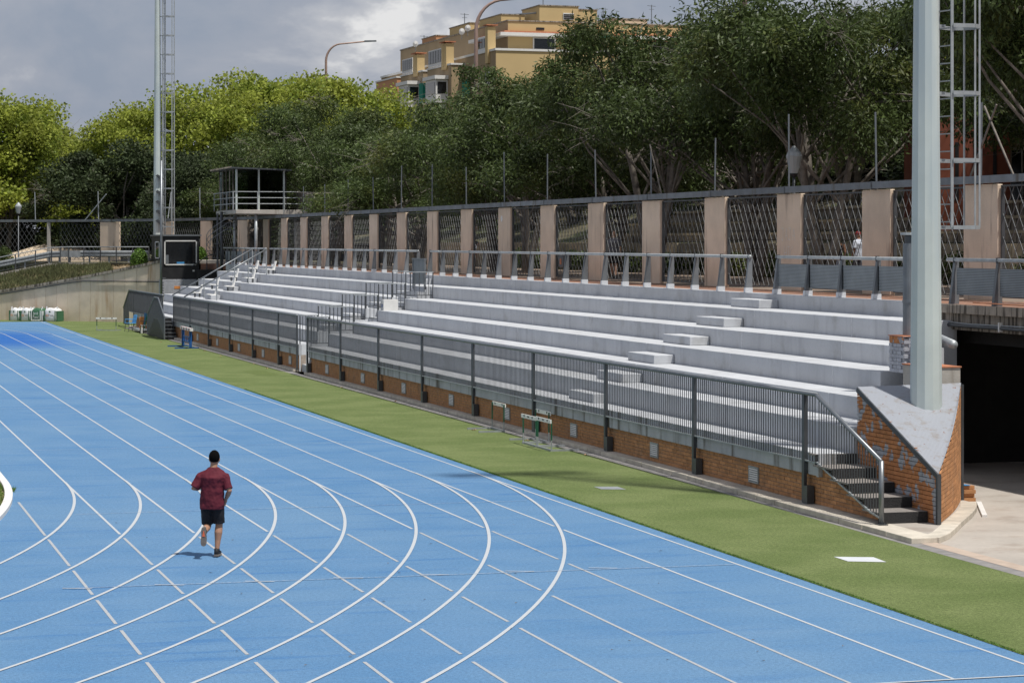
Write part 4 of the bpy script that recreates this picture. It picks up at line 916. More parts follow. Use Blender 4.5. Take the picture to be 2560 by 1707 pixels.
# ------------------------------------------------------------------ hurdles, barrier, chairs, bags
def hurdle(loc, rz, lab, text=None, h=.72):
    r = thing('hurdle', lab, 'hurdle', (0,0,0), 'training hurdles')
    MB().box(-.61,.61,-.012,.012,h-.09,h).build('top_board', 'plastic', r)
    for x in (-.34,.34): MB().box(x-.035,x+.035,-.0155,-.0125,h-.06,h-.01).build('black_mark', 'shoe', r); 
    for x in (-.34,.34): MB().box(x-.035,x+.035,.0125,.0155,h-.06,h-.01).build('black_mark', 'shoe', r)
    for sg in (-1,1):
        x = .56*sg; u = MB().box(x-.018,x+.018,-.03-.012,-.013-.001,.26,h-.02).build('upright', 'greenpost', r); MB().box(x-.015,x+.015,-.04,-.016,.03,.26).build('socket', 'galv', u)
        MB().box(x-.022,x+.022,-.70,.0,.0,.045).build('foot', 'galv', r)
    MB().box(-.538,.538,-.045,0,.0,.045).build('base_bar', 'galv', r)
    if text:
        me = text_mesh(text, .06); me.materials.append(M['shoe']); q = place('lettering', me, (0,.014,h-.035), r); q.rotation_euler = (math.pi/2,0,math.pi)
    r.location = loc; r.rotation_euler = (0,0,rz); return r
hp_ = math.pi/2
hurdle((17.16,60.8,.004), -hp_, 'hurdle standing alone with its feet turned towards the track, second vent behind it', 'Tamer')
hurdle((16.60,56.2,.004), hp_, 'hurdle with its feet towards the kerb, nearest the lone hurdle in the cluster of three', 'Tamer')
hurdle((17.27,57.2,.004), -hp_, 'hurdle against the kerb at the back of the cluster of three', 'Tamer', .76)
hurdle((16.60,54.97,.004), hp_, 'hurdle with its feet towards the kerb at the mast end of the cluster of three', 'Tamer', .74)
hurdle((15.62,134.5,.004), math.radians(-29)+math.pi, 'lone hurdle out on the turf beside the blue chair', 'Tamer')
sb = thing('steeplechase_barrier', 'low barrier with a red and white beam on blue steel legs', 'barrier', (16.72, 112.3, 0))
for k in range(12): MB().box(16.65,16.79,110.72+.265*k,110.72+.265*(k+1)-.001,.80,.93).build('beam_block', 'red' if k % 3 == 1 else 'white', sb)
for y in (111.1, 113.4):
    MB().box(16.66,16.78,y-.06,y+.06,.05,.80).build('leg', 'bluepaint', sb); MB().box(16.0,17.1,y-.04,y+.04,.005,.06).build('foot', 'bluepaint', sb)
MB().box(16.70,16.74,111.1,113.4,.25,.30).build('lower_bar', 'bluepaint', sb); MB().box(16.70,16.74,111.1,113.4,.48,.53).build('middle_bar', 'bluepaint', sb)
for y in (111.7,112.25,112.8): MB().box(16.7,16.74,y-.04,y+.04,.25,.50).build('upright', 'bluepaint', sb)
def chair(loc, rz, lab, m, mleg, arms=True):
    r = thing('chair', lab, 'chair', (0,0,0))
    MB().box(-.23,.23,-.22,.22,.43,.46).build('seat', m, r, bevel=.012)
    MB().hexa([(-.22,.19,.44),(.22,.19,.44),(.22,.23,.44),(-.22,.23,.44)], [(-.19,.29,.90),(.19,.29,.90),(.19,.33,.90),(-.19,.33,.90)]).build('backrest', m, r, bevel=.02)
    for sx in (-.2,.2):
        for sy in (-.2,.2): MB().tube([(sx,sy*.9,.43),(sx*1.15,sy*1.15,0)], .014, 6).build('leg', mleg, r)
        if arms: MB().tube([(sx*1.15,.24,.66),(sx*1.15,-.2,.66),(sx*1.1,-.22,.44)], .018, 6).build('armrest', m, r)
    r.location = loc; r.rotation_euler = (0,0,rz); return r
chair((16.75,133.0,.004), math.radians(-70), 'light blue plastic armchair on the turf beside the lone far hurdle', 'bluechair', 'steel')
chair((17.08,129.4,.004), math.radians(-75), 'black plastic armchair on the turf next to the metal stair', 'shoe', 'shoe')
tb = thing('stool', 'low white plastic stool behind the black chair', 'stool', (17.15,130.2,.004))
MB().box(16.95,17.4,129.95,130.45,.40,.44).build('top', 'plastic', tb)
for x in (16.98,17.36):
    for y in (130.0,130.4): MB().box(x-.025,x+.025,y-.025,y+.025,.004,.40).build('leg', 'plastic', tb)
cr_ = thing('stacked_hurdles', 'bundle of folded blue and green hurdles leaning on the brick wall', 'hurdles', (17.4,132.2,.1))
for k, mm in enumerate(('greenpost','greenpost','bluepaint','greenpost','bluechair','bluepaint')): MB().bar((17.28+.03*k,131.6+.25*k,.1), (17.5,131.5+.25*k,1.0), .06, .05).build('folded_leg', mm, cr_)
MB().box(16.9,17.5,131.0,133.4,.101,.19).build('base_bars', 'galv', cr_); MB().box(17.2,17.45,132.6,132.75,.19,.8).build('orange_post', 'orange', cr_)
def bag(loc, rz, lab, green=False, txt='set'):
    r = thing('bulk_bag', lab, 'bag', (0,0,0), 'bulk bags by the retaining wall')
    b = MB(); n_ = 24; prof = [(0,.40),(.05,.445),(.25,.46),(.45,.455),(.60,.43),(.68,.40),(.72,.30),(.70,.12)]
    ph = random.uniform(0,6); rings_ = []
    for z, w_ in prof:
        for k in range(n_):
            a = 2*math.pi*k/n_; cs, sn = math.cos(a), math.sin(a); q = 1/max(abs(cs),abs(sn))**.72; rr_ = w_*q*(1+.04*math.sin(3*a+ph+z*7)); zz = z+(.09*abs(math.sin(2*a+ph)) if z > .6 else 0)
            b.v.append((rr_*cs, rr_*sn*.95, zz))
    for i in range(len(prof)-1):
        for k in range(n_): b.f.append((i*n_+k, i*n_+(k+1)%n_, (i+1)*n_+(k+1)%n_, (i+1)*n_+k))
    b.f.append(tuple(range((len(prof)-1)*n_, len(prof)*n_))); b.f.append(tuple(range(n_-1,-1,-1)))
    b.build('sack', 'baggreen' if green else 'bag', r, smooth=True, center=False)
    for sx in (-1,1):
        MB().box(sx*.40-.035,sx*.40+.035,-.478,-.455,.04,.64).build('strap', 'bag' if green else 'baggreen', r); MB().box(sx*.44-.06,sx*.44+.06,-.36,.36,.02,.62).build('side_panel', 'bag' if green else 'baggreen', r)
        MB().tube([(sx*.36,-.3,.62),(sx*.38,-.2,.86),(sx*.36,-.05,.66)], .03, 6).build('lifting_loop', 'bag', r)
    def lay(s_, size, m, x, z):
        me = text_mesh(s_, size); me.materials.append(M[m]); q = place('lettering', me, (x,-.482,z), r); q.rotation_euler = (hp_,0,0)
    if green: lay('Jardí', .25, 'bag', 0, .47); lay('Pond', .25, 'bag', 0, .25); MB().box(-.38,.38,-.462,-.455,.02,.12).build('white_band', 'bag', r)
    else: lay('dJo', .2, 'orange', -.17, .36); lay('set', .2, 'print', .16, .36); MB().box(-.06,.06,-.47,-.462,.52,.62).build('emblem', 'baggreen', r)
    r.location = loc; r.rotation_euler = (0,0,rz); return r
brz = math.atan2(wd.y, wd.x)
for k, (s_, sc_, gr_, lab) in enumerate(((2.52,.80,False,'white bulk bag with orange and grey print, farthest from the hurdle'),(3.36,.78,False,'white bulk bag with a green side squeezed against the green lettered bag'),(4.20,.84,True,'dark green bulk bag with white lettering between white bags'),(5.24,1.02,False,'plump white bulk bag with a dark square emblem, closest to the hurdle'))):
    q = WLp+wd*s_+wn*.62; bag((q.x,q.y,.004), brz, lab, gr_).scale = (sc_, .9, 1.0+.12*(sc_-.8))

n = 14000; yy_ = RNG.uniform(25, 80, n); o = blades('turf_fringe', np.c_[13.835+RNG.normal(0,.012,n), yy_, np.full(n,.004)], .034, .010, 'grass', .6); tag(o, 'ragged fringe of turf fibres along the edge of the blue track', 'turf')
# metal covers and a trampled square in the turf, litter
o = MB().add([(15.04,46.33,.009),(15.03,45.81,.009),(15.48,45.62,.009),(15.50,46.2,.009)], [(0,1,2,3)]).build('cover_plate', 'galv'); tag(o, 'grey metal cover plate set in the turf below the brick base', 'cover')
o = MB().add([(15.28,35.01,.009),(15.27,34.45,.009),(15.80,34.21,.009),(15.85,34.79,.009)], [(0,1,2,3)]).build('cover_plate', 'paintw'); tag(o, 'pale concrete cover plate set in the turf near the yard edge', 'cover')
o = MB().add([(15.73,91.4,.007),(15.72,88.3,.007),(16.55,88.2,.007),(16.56,91.3,.007)], [(0,1,2,3)]).build('turf_patch', mat('dark turf patch', (.10,.135,.035), .95, var=.2, vs=8, fine=.15, fs=45)); tag(o, 'darker square patch of turf in front of the passage', 'turf patch')
for k, (x, y) in enumerate(((17.0,53.1),(16.5,60.9),(16.9,57.4),(17.2,72.5),(17.1,79.8),(16.9,92.6),(17.0,96.2),(16.8,103.1),(16.9,108.0),(16.4,118.3),(16.7,55.8),(17.25,41.9))):
    b = MB()
    for q in range(3):
        a = random.uniform(0,6); d = Vector((math.cos(a),math.sin(a),0))*.05; n_ = Vector((-d.y,d.x,0))*.7; c0 = Vector((x,y,.014))+Vector((random.uniform(-.05,.05),random.uniform(-.05,.05),0))
        b.add([c0-d, c0+n_+Vector((0,0,.03)), c0+d+Vector((0,0,.015)), c0-n_+Vector((0,0,.03))], [(0,1,2,3)])
    o = b.build('dry_leaves', 'cone'); tag(o, 'small cluster of curled dry leaves lying on the edge of the turf', 'leaf', 'dry leaves on the turf')
b = MB()
for k in range(46):
    x = random.uniform(4.5, 13); y = random.uniform(26, 44); a = random.uniform(0, 3.1); d = Vector((math.cos(a), math.sin(a), 0))*random.uniform(.012,.04); n_ = Vector((-d.y,d.x,0)).normalized()*random.uniform(.006,.014); c0 = Vector((x,y,.014))
    b.add([c0-d, c0+n_+Vector((0,0,.008)), c0+d, c0-n_+Vector((0,0,.006))], [(0,1,2,3)])
o = b.build('debris', 'bark'); o['kind'] = 'stuff'; tag(o, 'tiny twigs and specks scattered over the blue track', 'debris')
bp = thing('brick_stack', 'small stack of loose bricks at the mouth of the underpass', 'bricks', (20.95,41.9,.005))
for c_ in range(4):
    for k in range(2):
        x = 20.86; y = 41.72+.26*k+(c_ % 2)*.05; MB().box(x,x+.24,y,y+.24,.005+.075*c_,.005+.075*c_+.068).build('brick', 'brick', bp)
MB().box(20.88,21.0,41.74,41.95,.306,.315).build('rag', 'bluechair', bp)
o = MB().bar((20.95,41.3,.03), (20.05,39.3,.02), .09, .05).build('plank', 'white'); tag(o, 'white plank lying on the yard beside the brick plinth', 'plank')
tb_ = thing('litter_bin', 'grey litter bin on a post behind the promenade rail', 'bin', (25.0, 80.3, PZ))
MB().prism([(24.85,80.0),(25.15,80.0),(25.15,80.5),(24.85,80.5)], 4.0, 4.46).build('body', 'steel', tb_, bevel=.02); MB().tube([(25.0,80.25,PZ-.01),(25.0,80.25,4.0)], .03, 8).build('post', 'steel', tb_); MB().box(24.84,24.849,80.15,80.32,4.1,4.3).build('rust_mark', 'tile', tb_)

# ------------------------------------------------------------------ people
def remesh(o, vox, sm=4):
    r = o.modifiers.new('remesh', 'REMESH'); r.mode = 'VOXEL'; r.voxel_size = vox; r.use_smooth_shade = True
    s_ = o.modifiers.new('smooth', 'SMOOTH'); s_.factor = .5; s_.iterations = sm
def crumple(o, strength, size):
    tx = bpy.data.textures.new('folds', 'CLOUDS'); tx.noise_scale = size; d = o.modifiers.new('folds', 'DISPLACE'); d.texture = tx; d.strength = strength; d.mid_level = .5; d.texture_coords = 'LOCAL'
def hand(b, wr, el, s=1, curl=.6):
    """palm, four unequal fingers and a thumb, continuing the forearm"""
    wr = Vector(wr); d = (wr-Vector(el)).normalized(); u = d.cross(Vector((0,0,1)) if abs(d.z) < .9 else Vector((0,1,0))).normalized(); v = d.cross(u)
    b.tube([wr, wr+d*.045, wr+d*.09], [.027,.038,.034], 8)
    for k in range(4):
        L_ = (.075,.085,.08,.062)[k]; q = wr+d*.085+u*((k-1.5)*.0195); q1 = q+d*L_*.5+v*L_*.28*curl; q2 = q1+d*L_*.25*(1-curl)+v*L_*.5
        b.tube([q-d*.02, q, q1, q2], [.010,.0098,.009,.007], 6)
    q = wr+d*.03+u*.035*s; b.tube([q-u*.012*s, q+u*.022*s+d*.03, q+u*.03*s+d*.062+v*.012], [.012,.011,.008], 6)
def person(loc, rz, label, J, cfg, vox=.011):
    r = thing('person', label, 'person', (0,0,0)); H = J['head']; b = MB()
    b.ball(H, (.080,.099,.117), 14, 10); b.ball((H[0],H[1]+.035,H[2]-.062), (.052,.058,.052), 10, 8)          # skull, jaw
    b.ball((H[0],H[1]+.10,H[2]-.02), (.014,.022,.022), 8, 6); b.ball((H[0],H[1]+.088,H[2]-.062), (.026,.012,.011), 8, 6)   # nose, mouth
    for sg in (-1,1): b.ball((H[0]+.078*sg,H[1]-.005,H[2]-.018), (.014,.022,.032), 8, 6); b.ball((H[0]+.032*sg,H[1]+.088,H[2]+.006), (.014,.010,.009), 8, 6)
    N_ = J['neck']; P_ = J['pelvis']; b.tube([(H[0],H[1]-.01,H[2]-.06), (N_[0],N_[1]+.005,N_[2]+.03), (N_[0],N_[1],N_[2]-.05)], [.056,.058,.075], 12)
    b.rings([(P_[0],P_[1],P_[2]-.06,.13,.09),(P_[0],P_[1],P_[2]+.06,.16,.105),((P_[0]*2+N_[0])/3,(P_[1]*2+N_[1])/3,P_[2]+.20,.145,.10),((P_[0]+2*N_[0])/3,(P_[1]+2*N_[1])/3,P_[2]+.36,.175,.115),(N_[0],N_[1],N_[2]-.08,.16,.09),(N_[0],N_[1],N_[2]+.0,.07,.06)])
    for sd_ in ('L','R'):
        s_, e_, w_ = J['sh'+sd_], J['el'+sd_], J['wr'+sd_]; b.tube([s_, Vector(s_).lerp(Vector(e_),.4), e_, Vector(e_).lerp(Vector(w_),.35), w_], [.055,.050,.041,.043,.027], 10); hand(b, w_, e_, 1 if sd_ == 'L' else -1)
        h_, k_, a_ = J['hip'+sd_], J['kn'+sd_], J['an'+sd_]; kv = Vector(k_); av = Vector(a_)
        back = Vector((0,-.012,0)); b.tube([h_, Vector(h_).lerp(kv,.5), kv, kv.lerp(av,.30)+back, kv.lerp(av,.62), av], [.092,.078,.058,.064,.048,.036], 12); b.tube([av, av+(av-kv).normalized()*.05], [.034,.035], 10)
    body = b.build('body', cfg['skin'], r, center=False); remesh(body, vox)
    hb = MB(); hb.ball((H[0],H[1]-.016,H[2]+.022), (.087,.103,.108), 16, 12)
    if cfg.get('bun'): hb.ball((H[0],H[1]-.10,H[2]+.05), .045); hb.tube([(H[0],H[1]-.08,H[2]-.02),(H[0],H[1]-.085,H[2]-.13)], [.06,.03], 10)
    if cfg.get('hair', True): hair = hb.build('hair', cfg.get('hairm','hair'), r, smooth=True, center=False); remesh(hair, vox*.8, 2)
    if cfg.get('cap'): cb_ = MB(); cb_.ball((H[0],H[1]-.005,H[2]+.045), (.088,.104,.09), 14, 8); cb_.box(H[0]-.06,H[0]+.06,H[1]+.06,H[1]+.17,H[2]+.03,H[2]+.045); remesh(cb_.build('cap', cfg['cap'], r, center=False), vox)
    t_ = MB(); hem = cfg.get('hem', P_[2]-.11)
    if cfg['shirt']:
        fw = cfg.get('fat', 1.0)
        t_.rings([(P_[0],P_[1],hem,.185*fw,.135*fw),(P_[0],P_[1],hem+.06,.19*fw,.14*fw),(P_[0],P_[1]-.005,P_[2]+.05,.180*fw,.135*fw),((P_[0]*2+N_[0])/3,(P_[1]*2+N_[1])/3,P_[2]+.20,.178*fw,.13*fw),((P_[0]+2*N_[0])/3,(P_[1]+2*N_[1])/3-.01,P_[2]+.36,.205*fw,.142*fw),(N_[0],N_[1]-.012,N_[2]-.10,.208,.115),(N_[0],N_[1]-.008,N_[2]-.035,.15,.09),(N_[0],N_[1],N_[2]+.015,.072,.07)], 18)
        for sd_ in ('L','R'):
            s_, e_ = Vector(J['sh'+sd_]), Vector(J['el'+sd_]); t_.tube([s_.lerp(Vector((N_[0],N_[1],N_[2]-.09)),.35), s_, s_.lerp(e_,.45), s_.lerp(e_, cfg.get('sleeve',.78))], [.080,.068,.070,.074], 14)
        o = t_.build('shirt', cfg['shirt'], r, center=False); remesh(o, vox, 3); crumple(o, .050 if vox < .012 else .015, .17)
    elif cfg.get('top'):
        t_.rings([(P_[0],P_[1],P_[2]+.0,.165,.112),(P_[0],P_[1],P_[2]+.16,.152,.108),(P_[0],P_[1],P_[2]+.30,.172,.12),(P_[0],P_[1],P_[2]+.36,.178,.122)], 16)
        for sg in (-1,1): t_.tube([(N_[0]+.07*sg,N_[1]-.115,N_[2]-.15),(N_[0]+.085*sg,N_[1]-.02,N_[2]-.015),(N_[0]+.07*sg,N_[1]+.1,N_[2]-.13)], .012, 6)
        o = t_.build('top', cfg['top'], r, center=False); remesh(o, vox, 2)
    s_ = MB(); s_.rings([(P_[0],P_[1],P_[2]-.12,.165,.125),(P_[0],P_[1],P_[2]-.05,.170,.122),(P_[0],P_[1],P_[2]+.02,.145,.10)], 18)
    for sd_ in ('L','R'):
        h_, k_ = Vector(J['hip'+sd_]), Vector(J['kn'+sd_]); fl = cfg.get('leglen', .88); s_.tube([h_+Vector((0,0,.03)), h_.lerp(k_,.4), h_.lerp(k_,fl)], [.096,.098,.096], 14)
    o = s_.build('shorts', cfg['shorts'], r, center=False); remesh(o, vox, 3); crumple(o, .018, .09)
    for sd_ in ('L','R'):
        a_ = Vector(J['an'+sd_]); tv = Vector(J['toe'+sd_]); d = (tv-a_); up = Vector(J.get('up'+sd_, (0,0,1))); L_ = d.length; d.normalize(); sv = d.cross(up).normalized(); up = sv.cross(d)
        sh = MB(); so_ = MB(); prof = [(-.075,.030,.055),(-.04,.038,.075),(.03,.038,.065),(.10,.044,.042),(.16,.043,.028),(.20,.028,.018)]; n_ = 12
        for (t2, wq, hq) in prof:
            for k in range(n_): a = 2*math.pi*k/n_; q = a_-up*.045+d*t2+sv*(wq*math.cos(a))+up*(max(math.sin(a),-.55)*hq); sh.v.append(tuple(q))
        for i in range(len(prof)-1):
            for k in range(n_): sh.f.append((i*n_+k, i*n_+(k+1)%n_, (i+1)*n_+(k+1)%n_, (i+1)*n_+k))
        sh.f += [tuple(range(n_-1,-1,-1)), tuple(range((len(prof)-1)*n_, len(prof)*n_))]
        sh.tube([a_-up*.03, a_+up*.02], [.045,.043], 12)
        o = sh.build('shoe', cfg.get('shoe','shoe'), r, smooth=True, center=False)
        ol = [(-.08,.030),(-.05,.038),(.0,.040),(.05,.036),(.10,.044),(.155,.045),(.19,.036),(.205,.015)]
        poly = [a_-up*.095+d*t2+sv*wq for t2, wq in ol]+[a_-up*.095+d*t2-sv*wq for t2, wq in reversed(ol)]
        so_.extr([tuple(q) for q in poly], tuple(up*.03)); so_.build('sole', cfg.get('sole','shoe'), o, center=False)
        if cfg.get('wedge') and sd_ == 'L':
            c0 = a_-up*.097+d*.0; MB().extr([tuple(c0-d*.03+sv*.004), tuple(c0+d*.055+sv*.022), tuple(c0+d*.055-sv*.022), tuple(c0-d*.03-sv*.004)], tuple(-up*.003)).build('sole_insert', 'coral', o, center=False)
            c0 = a_-d*.083+up*.0-up*.01; mk = MB()
            for sg in (-1,1): mk.bar(tuple(c0+sv*.018*sg-up*.012), tuple(c0+sv*.018*sg+up*.012), .006)
            mk.bar(tuple(c0+sv*.018-up*.012), tuple(c0-sv*.018+up*.012), .006); mk.build('heel_mark', 'white', o, center=False)
    r.location = loc; r.rotation_euler = (0,0,rz); return r
run = dict(head=(.03,.03,1.515), neck=(.022,.0,1.365), pelvis=(0,-.01,.86), shL=(-.175,-.01,1.235), elL=(-.285,-.06,1.045), wrL=(-.16,.17,1.06),
           shR=(.20,-.01,1.235), elR=(.275,-.07,1.015), wrR=(.195,.12,.865), hipL=(-.09,0,.82), knL=(-.082,.10,.46), anL=(-.088,-.27,.405), toeL=(-.095,-.255,.12), upL=(0,.98,.1),
           hipR=(.085,0,.82), knR=(.10,.05,.475), anR=(.075,-.02,.098), toeR=(.095,.22,.085))
person((6.02,37.74,.012), -YAW, 'runner seen from behind in a maroon T-shirt and black shorts on the blue track', run, dict(skin='skin', shirt='maroon', shorts='shorts', sole='sole', wedge=True, hem=.73, fat=1.02, sleeve=.88, leglen=.90), .0095)
def walk(h=1.0, stride=.18, bend=0):
    k = h; return dict(head=(0,.03+bend*.5,1.60*k-bend*.32), neck=(0,bend*.38,1.45*k-bend*.22), pelvis=(0,0,.95*k), shL=(-.19,bend*.34,1.37*k-bend*.2), elL=(-.23,bend*.3,1.10*k-bend*.15), wrL=(-.23,.08+bend*.3,.88*k-bend*.1),
        shR=(.19,bend*.34,1.37*k-bend*.2), elR=(.235,-.02+bend*.3,1.10*k-bend*.15), wrR=(.23,.06+bend*.3,.88*k-bend*.1), hipL=(-.09,0,.9*k), knL=(-.09,.10,.5*k), anL=(-.09,stride,.098), toeL=(-.09,stride+.2,.09),
        hipR=(.09,0,.9*k), knR=(.09,-.02,.5*k), anR=(.09,-stride,.105), toeR=(.09,-stride+.19,.085))
person((28.9,86.6,3.505), -.5, 'man in a grey T-shirt and dark shorts walking behind the lattice with an orange bag', walk(1.04), dict(skin='skin2', shirt='greyshirt', shorts='shorts', hair=False, fat=1.12, hem=.88), .016)
ob = MB(); ob.rings([(28.62,86.75,4.05,.05,.12),(28.62,86.75,4.2,.08,.16),(28.62,86.75,4.36,.05,.12)], 10); o = ob.build('carrier_bag', 'coral'); tag(o, 'orange carrier bag held by the man in the grey T-shirt', 'bag')
person((32.7,74.6,3.505), -.3, 'woman with black hair tied up in a black strappy top and pale shorts', walk(.94), dict(skin='skin', shirt=None, top='shorts', shorts='whiteshirt', bun=True), .016)
person((33.9,75.6,3.505), .4, 'man in a red cap and a white T-shirt half hidden by a pillar', walk(1.0), dict(skin='skin', shirt='whiteshirt', shorts='greyshirt', cap='red', hair=False, hem=.85), .016)
person((28.2,104.9,3.505), -1.4, 'person in a white shirt bending forward behind the promenade rail', walk(.95,.15,.75), dict(skin='skin', shirt='whiteshirt', shorts='shorts', hem=.85), .018)

# ------------------------------------------------------------------ trees
def tree(name, seed, R, z0, z1, kind, ncl=30, nleaf=26000, twigs=40, stems=3, base=1.0):
    """prototype at the origin: trunk, limbs, crown of small leaves gathered in clumps, bare twigs"""
    rg = np.random.default_rng(seed); rnd = random.Random(seed)
    r = bpy.data.objects.new(name, None); COL.objects.link(r); WL[r.name] = Vector((0,0,0)); r.empty_display_size = .5
    cz = (z0+z1)/2; hz_ = (z1-z0)/2; cl = []
    for k in range(ncl):
        a = rnd.uniform(0, 2*math.pi); t_ = rnd.uniform(-1, 1); rad = (1-.75*max(t_,0)**2-.35*max(-t_,0)**2)**.5*R*rnd.uniform(.3, 1.05)
        cl.append((rad*math.cos(a), rad*math.sin(a), cz+t_*hz_*.82, rnd.choice((.6,.8,1.0,1.2,1.55))*rnd.uniform(.85,1.15)*R/4.2))
    tk = MB(); top = []
    for s_ in range(stems):
        a = 2*math.pi*s_/stems+rnd.uniform(-.5,.5); l = rnd.uniform(.1,.32)*R; h1 = z0+hz_*.5
        pts = [(0,0,-.15)]+[(l*f*math.cos(a)+rnd.uniform(-.12,.12), l*f*math.sin(a)+rnd.uniform(-.12,.12), h1*f) for f in (.2,.45,.7,1)]
        tk.tube(pts, [.20*base,.16*base,.13*base,.11*base,.07*base], 8); top.append(pts)
    tk.build('trunk', 'bark', r, smooth=True, center=False)
    lb = MB()
    for (x,y,z,q) in cl:
        pts = rnd.choice(top); k = rnd.choice((2,3,4)); p0 = Vector(pts[k]); p1 = Vector((x,y,z)); mid = p0.lerp(p1,.5)+Vector((rnd.uniform(-.3,.3),rnd.uniform(-.3,.3),rnd.uniform(-.1,.5)))
        lb.tube([p0, mid, p1], [.06*base,.04*base,.015], 5, caps=False)
    lb.build('limbs', 'bark', r, smooth=True, center=False)
    n = nleaf; w8 = np.array([c[3]**2 for c in cl]); idx = rg.choice(ncl, n, p=w8/w8.sum()); cc = np.array(cl)
    d = unit(rg.normal(size=(n,3))); rad = (rg.random(n)**.45)*cc[idx,3]*rg.uniform(.75,1.2,n)
    C = cc[idx,:3]+d*rad[:,None]*np.array([1.1,1.1,.8])
    if kind == 'ever':
        ax = unit(d*.5+np.array([0,0,-.45])+rg.normal(0,.55,(n,3)))*(rg.uniform(.06,.15,n))[:,None]; sd_ = unit(np.cross(ax, rg.normal(size=(n,3))+np.array([.3,0,.9])))*(rg.uniform(.022,.046,n))[:,None]; m = 'leaf'
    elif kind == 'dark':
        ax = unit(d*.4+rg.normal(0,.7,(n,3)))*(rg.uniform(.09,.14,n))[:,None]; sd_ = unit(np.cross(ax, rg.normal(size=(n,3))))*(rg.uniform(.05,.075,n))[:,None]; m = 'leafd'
    else:
        ax = unit(d*.3+np.array([0,0,-.2])+rg.normal(0,.7,(n,3)))*(rg.uniform(.09,.15,n))[:,None]; sd_ = unit(np.cross(ax, rg.normal(size=(n,3))+np.array([0,0,.5])))*(rg.uniform(.07,.12,n))[:,None]; m = 'leafy'
    leaves('crown', C, ax, sd_, m, r)
    if twigs:
        tw = MB()
        for k in range(twigs):
            x,y,z,q = cl[rnd.randrange(ncl)]; p0 = Vector((x,y,z)); out = Vector((x,y,(z-cz)*.8)).normalized()
            out = (out*1.3+Vector((rnd.uniform(-.8,.3),rnd.uniform(-.6,.4),rnd.uniform(-.5,.5)))).normalized()
            for j in range(5):
                d1 = (out+Vector((rnd.uniform(-.6,.6),rnd.uniform(-.6,.6),rnd.uniform(-.6,.5)))).normalized(); L_ = rnd.uniform(.7,1.5)*q*1.25; p1 = p0+d1*L_*.6+Vector((0,0,rnd.uniform(-.1,.2))); p2 = p1+(d1+Vector((rnd.uniform(-.4,.4),rnd.uniform(-.4,.4),rnd.uniform(-.3,.3)))).normalized()*L_*.6
                tw.tube([p0,p0.lerp(p1,.5)+Vector((rnd.uniform(-.12,.12),rnd.uniform(-.12,.12),rnd.uniform(-.12,.12))),p1,p1.lerp(p2,.5)+Vector((rnd.uniform(-.1,.1),rnd.uniform(-.1,.1),rnd.uniform(-.1,.1))),p2], [.016,.013,.010,.007,.004], 3, caps=False)
                for b_ in range(4):
                    s2 = p1.lerp(p2, rnd.random()*.7); tw.tube([s2, s2+Vector((rnd.uniform(-1,1),rnd.uniform(-1,1),rnd.uniform(-.7,.7))).normalized()*L_*.4], [.007,.003], 3, caps=False)
        o = tw.build('twigs', 'twig', r, center=False); o['kind'] = 'stuff'
    return r
protos = {'ever': [tree('evergreen_tree', 21+k, 4.6, (4.9,4.5,2.8,3.3)[k], 9.6, 'ever', 34, 44000, (4,13,3,8)[k], 3) for k in range(4)],
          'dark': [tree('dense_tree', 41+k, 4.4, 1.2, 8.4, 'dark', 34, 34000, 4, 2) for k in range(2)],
          'plane': [tree('plane_tree', 61+k, 5.4, 2.5, 12.0, 'plane', 46, 36000, 3, 2, 1.3) for k in range(2)]}
used = set()
def plant(kind, k, x, y, z, sx, sz, rz, label, group):
    p = protos[kind][k]
    if p.name in used: o = copy_tree(p)
    else: o = p; used.add(p.name)
    o.location = (x,y,z); o.scale = (sx,sx,sz); o.rotation_euler = (0,0,rz); tag(o, label, 'tree', group); return o
EV = 'grey barked evergreen tree with drooping dark leaves behind the colonnade fence'
# x, y, ground, top z, spread
front = [(31.5,56,16.4,1.0,0),(34.0,60.5,15.8,.95,1),(30.6,71,13.6,1.0,0),(31.4,78.5,13.3,1.05,1),(30.4,86,14.4,1.05,0),(31.2,94,13.0,1.05,3),(30.2,102.5,14.4,1.1,2),(31.0,110.5,13.0,1.1,1),(30.0,121,11.2,1.05,2),(30.6,131,11.8,1.1,3),(29.8,141,14.0,1.15,2),(29.8,151,15.2,1.15,3),(28.6,161,12.6,1.1,2)]
for i, (x,y,zt,s_,k) in enumerate(front): plant('ever', k, x, y, 3.5, s_, (zt-3.5)/11.0, i*1.7, EV, 'evergreen trees behind the fence')
EV2 = 'evergreen tree standing higher up the bank behind the first row of trees'
for i, (x,y,zt,s_) in enumerate([(40,60,15.2,1.15),(41,70,14.6,1.1),(40,81,14.4,1.15),(41,92,13.6,1.1),(40,103,11.8,1.1),(41,115,11.2,1.0),(40,127,11.0,1.0),(41,139,11.6,1.1),(40,151,13.2,1.2),(41,163,13.6,1.2)]):
    z = hz(x,y)-.2; plant('ever', (i+2) % 4, x, y, z, s_, (zt-z)/11.0, 2+i*2.3, EV2, 'evergreen trees higher on the bank')
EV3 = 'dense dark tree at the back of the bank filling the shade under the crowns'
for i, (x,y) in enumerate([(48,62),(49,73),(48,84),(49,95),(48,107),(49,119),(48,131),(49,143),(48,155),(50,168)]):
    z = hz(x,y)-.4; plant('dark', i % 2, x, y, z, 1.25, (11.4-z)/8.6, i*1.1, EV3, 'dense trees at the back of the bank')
DK = 'rounded dark green tree beyond the end fence'
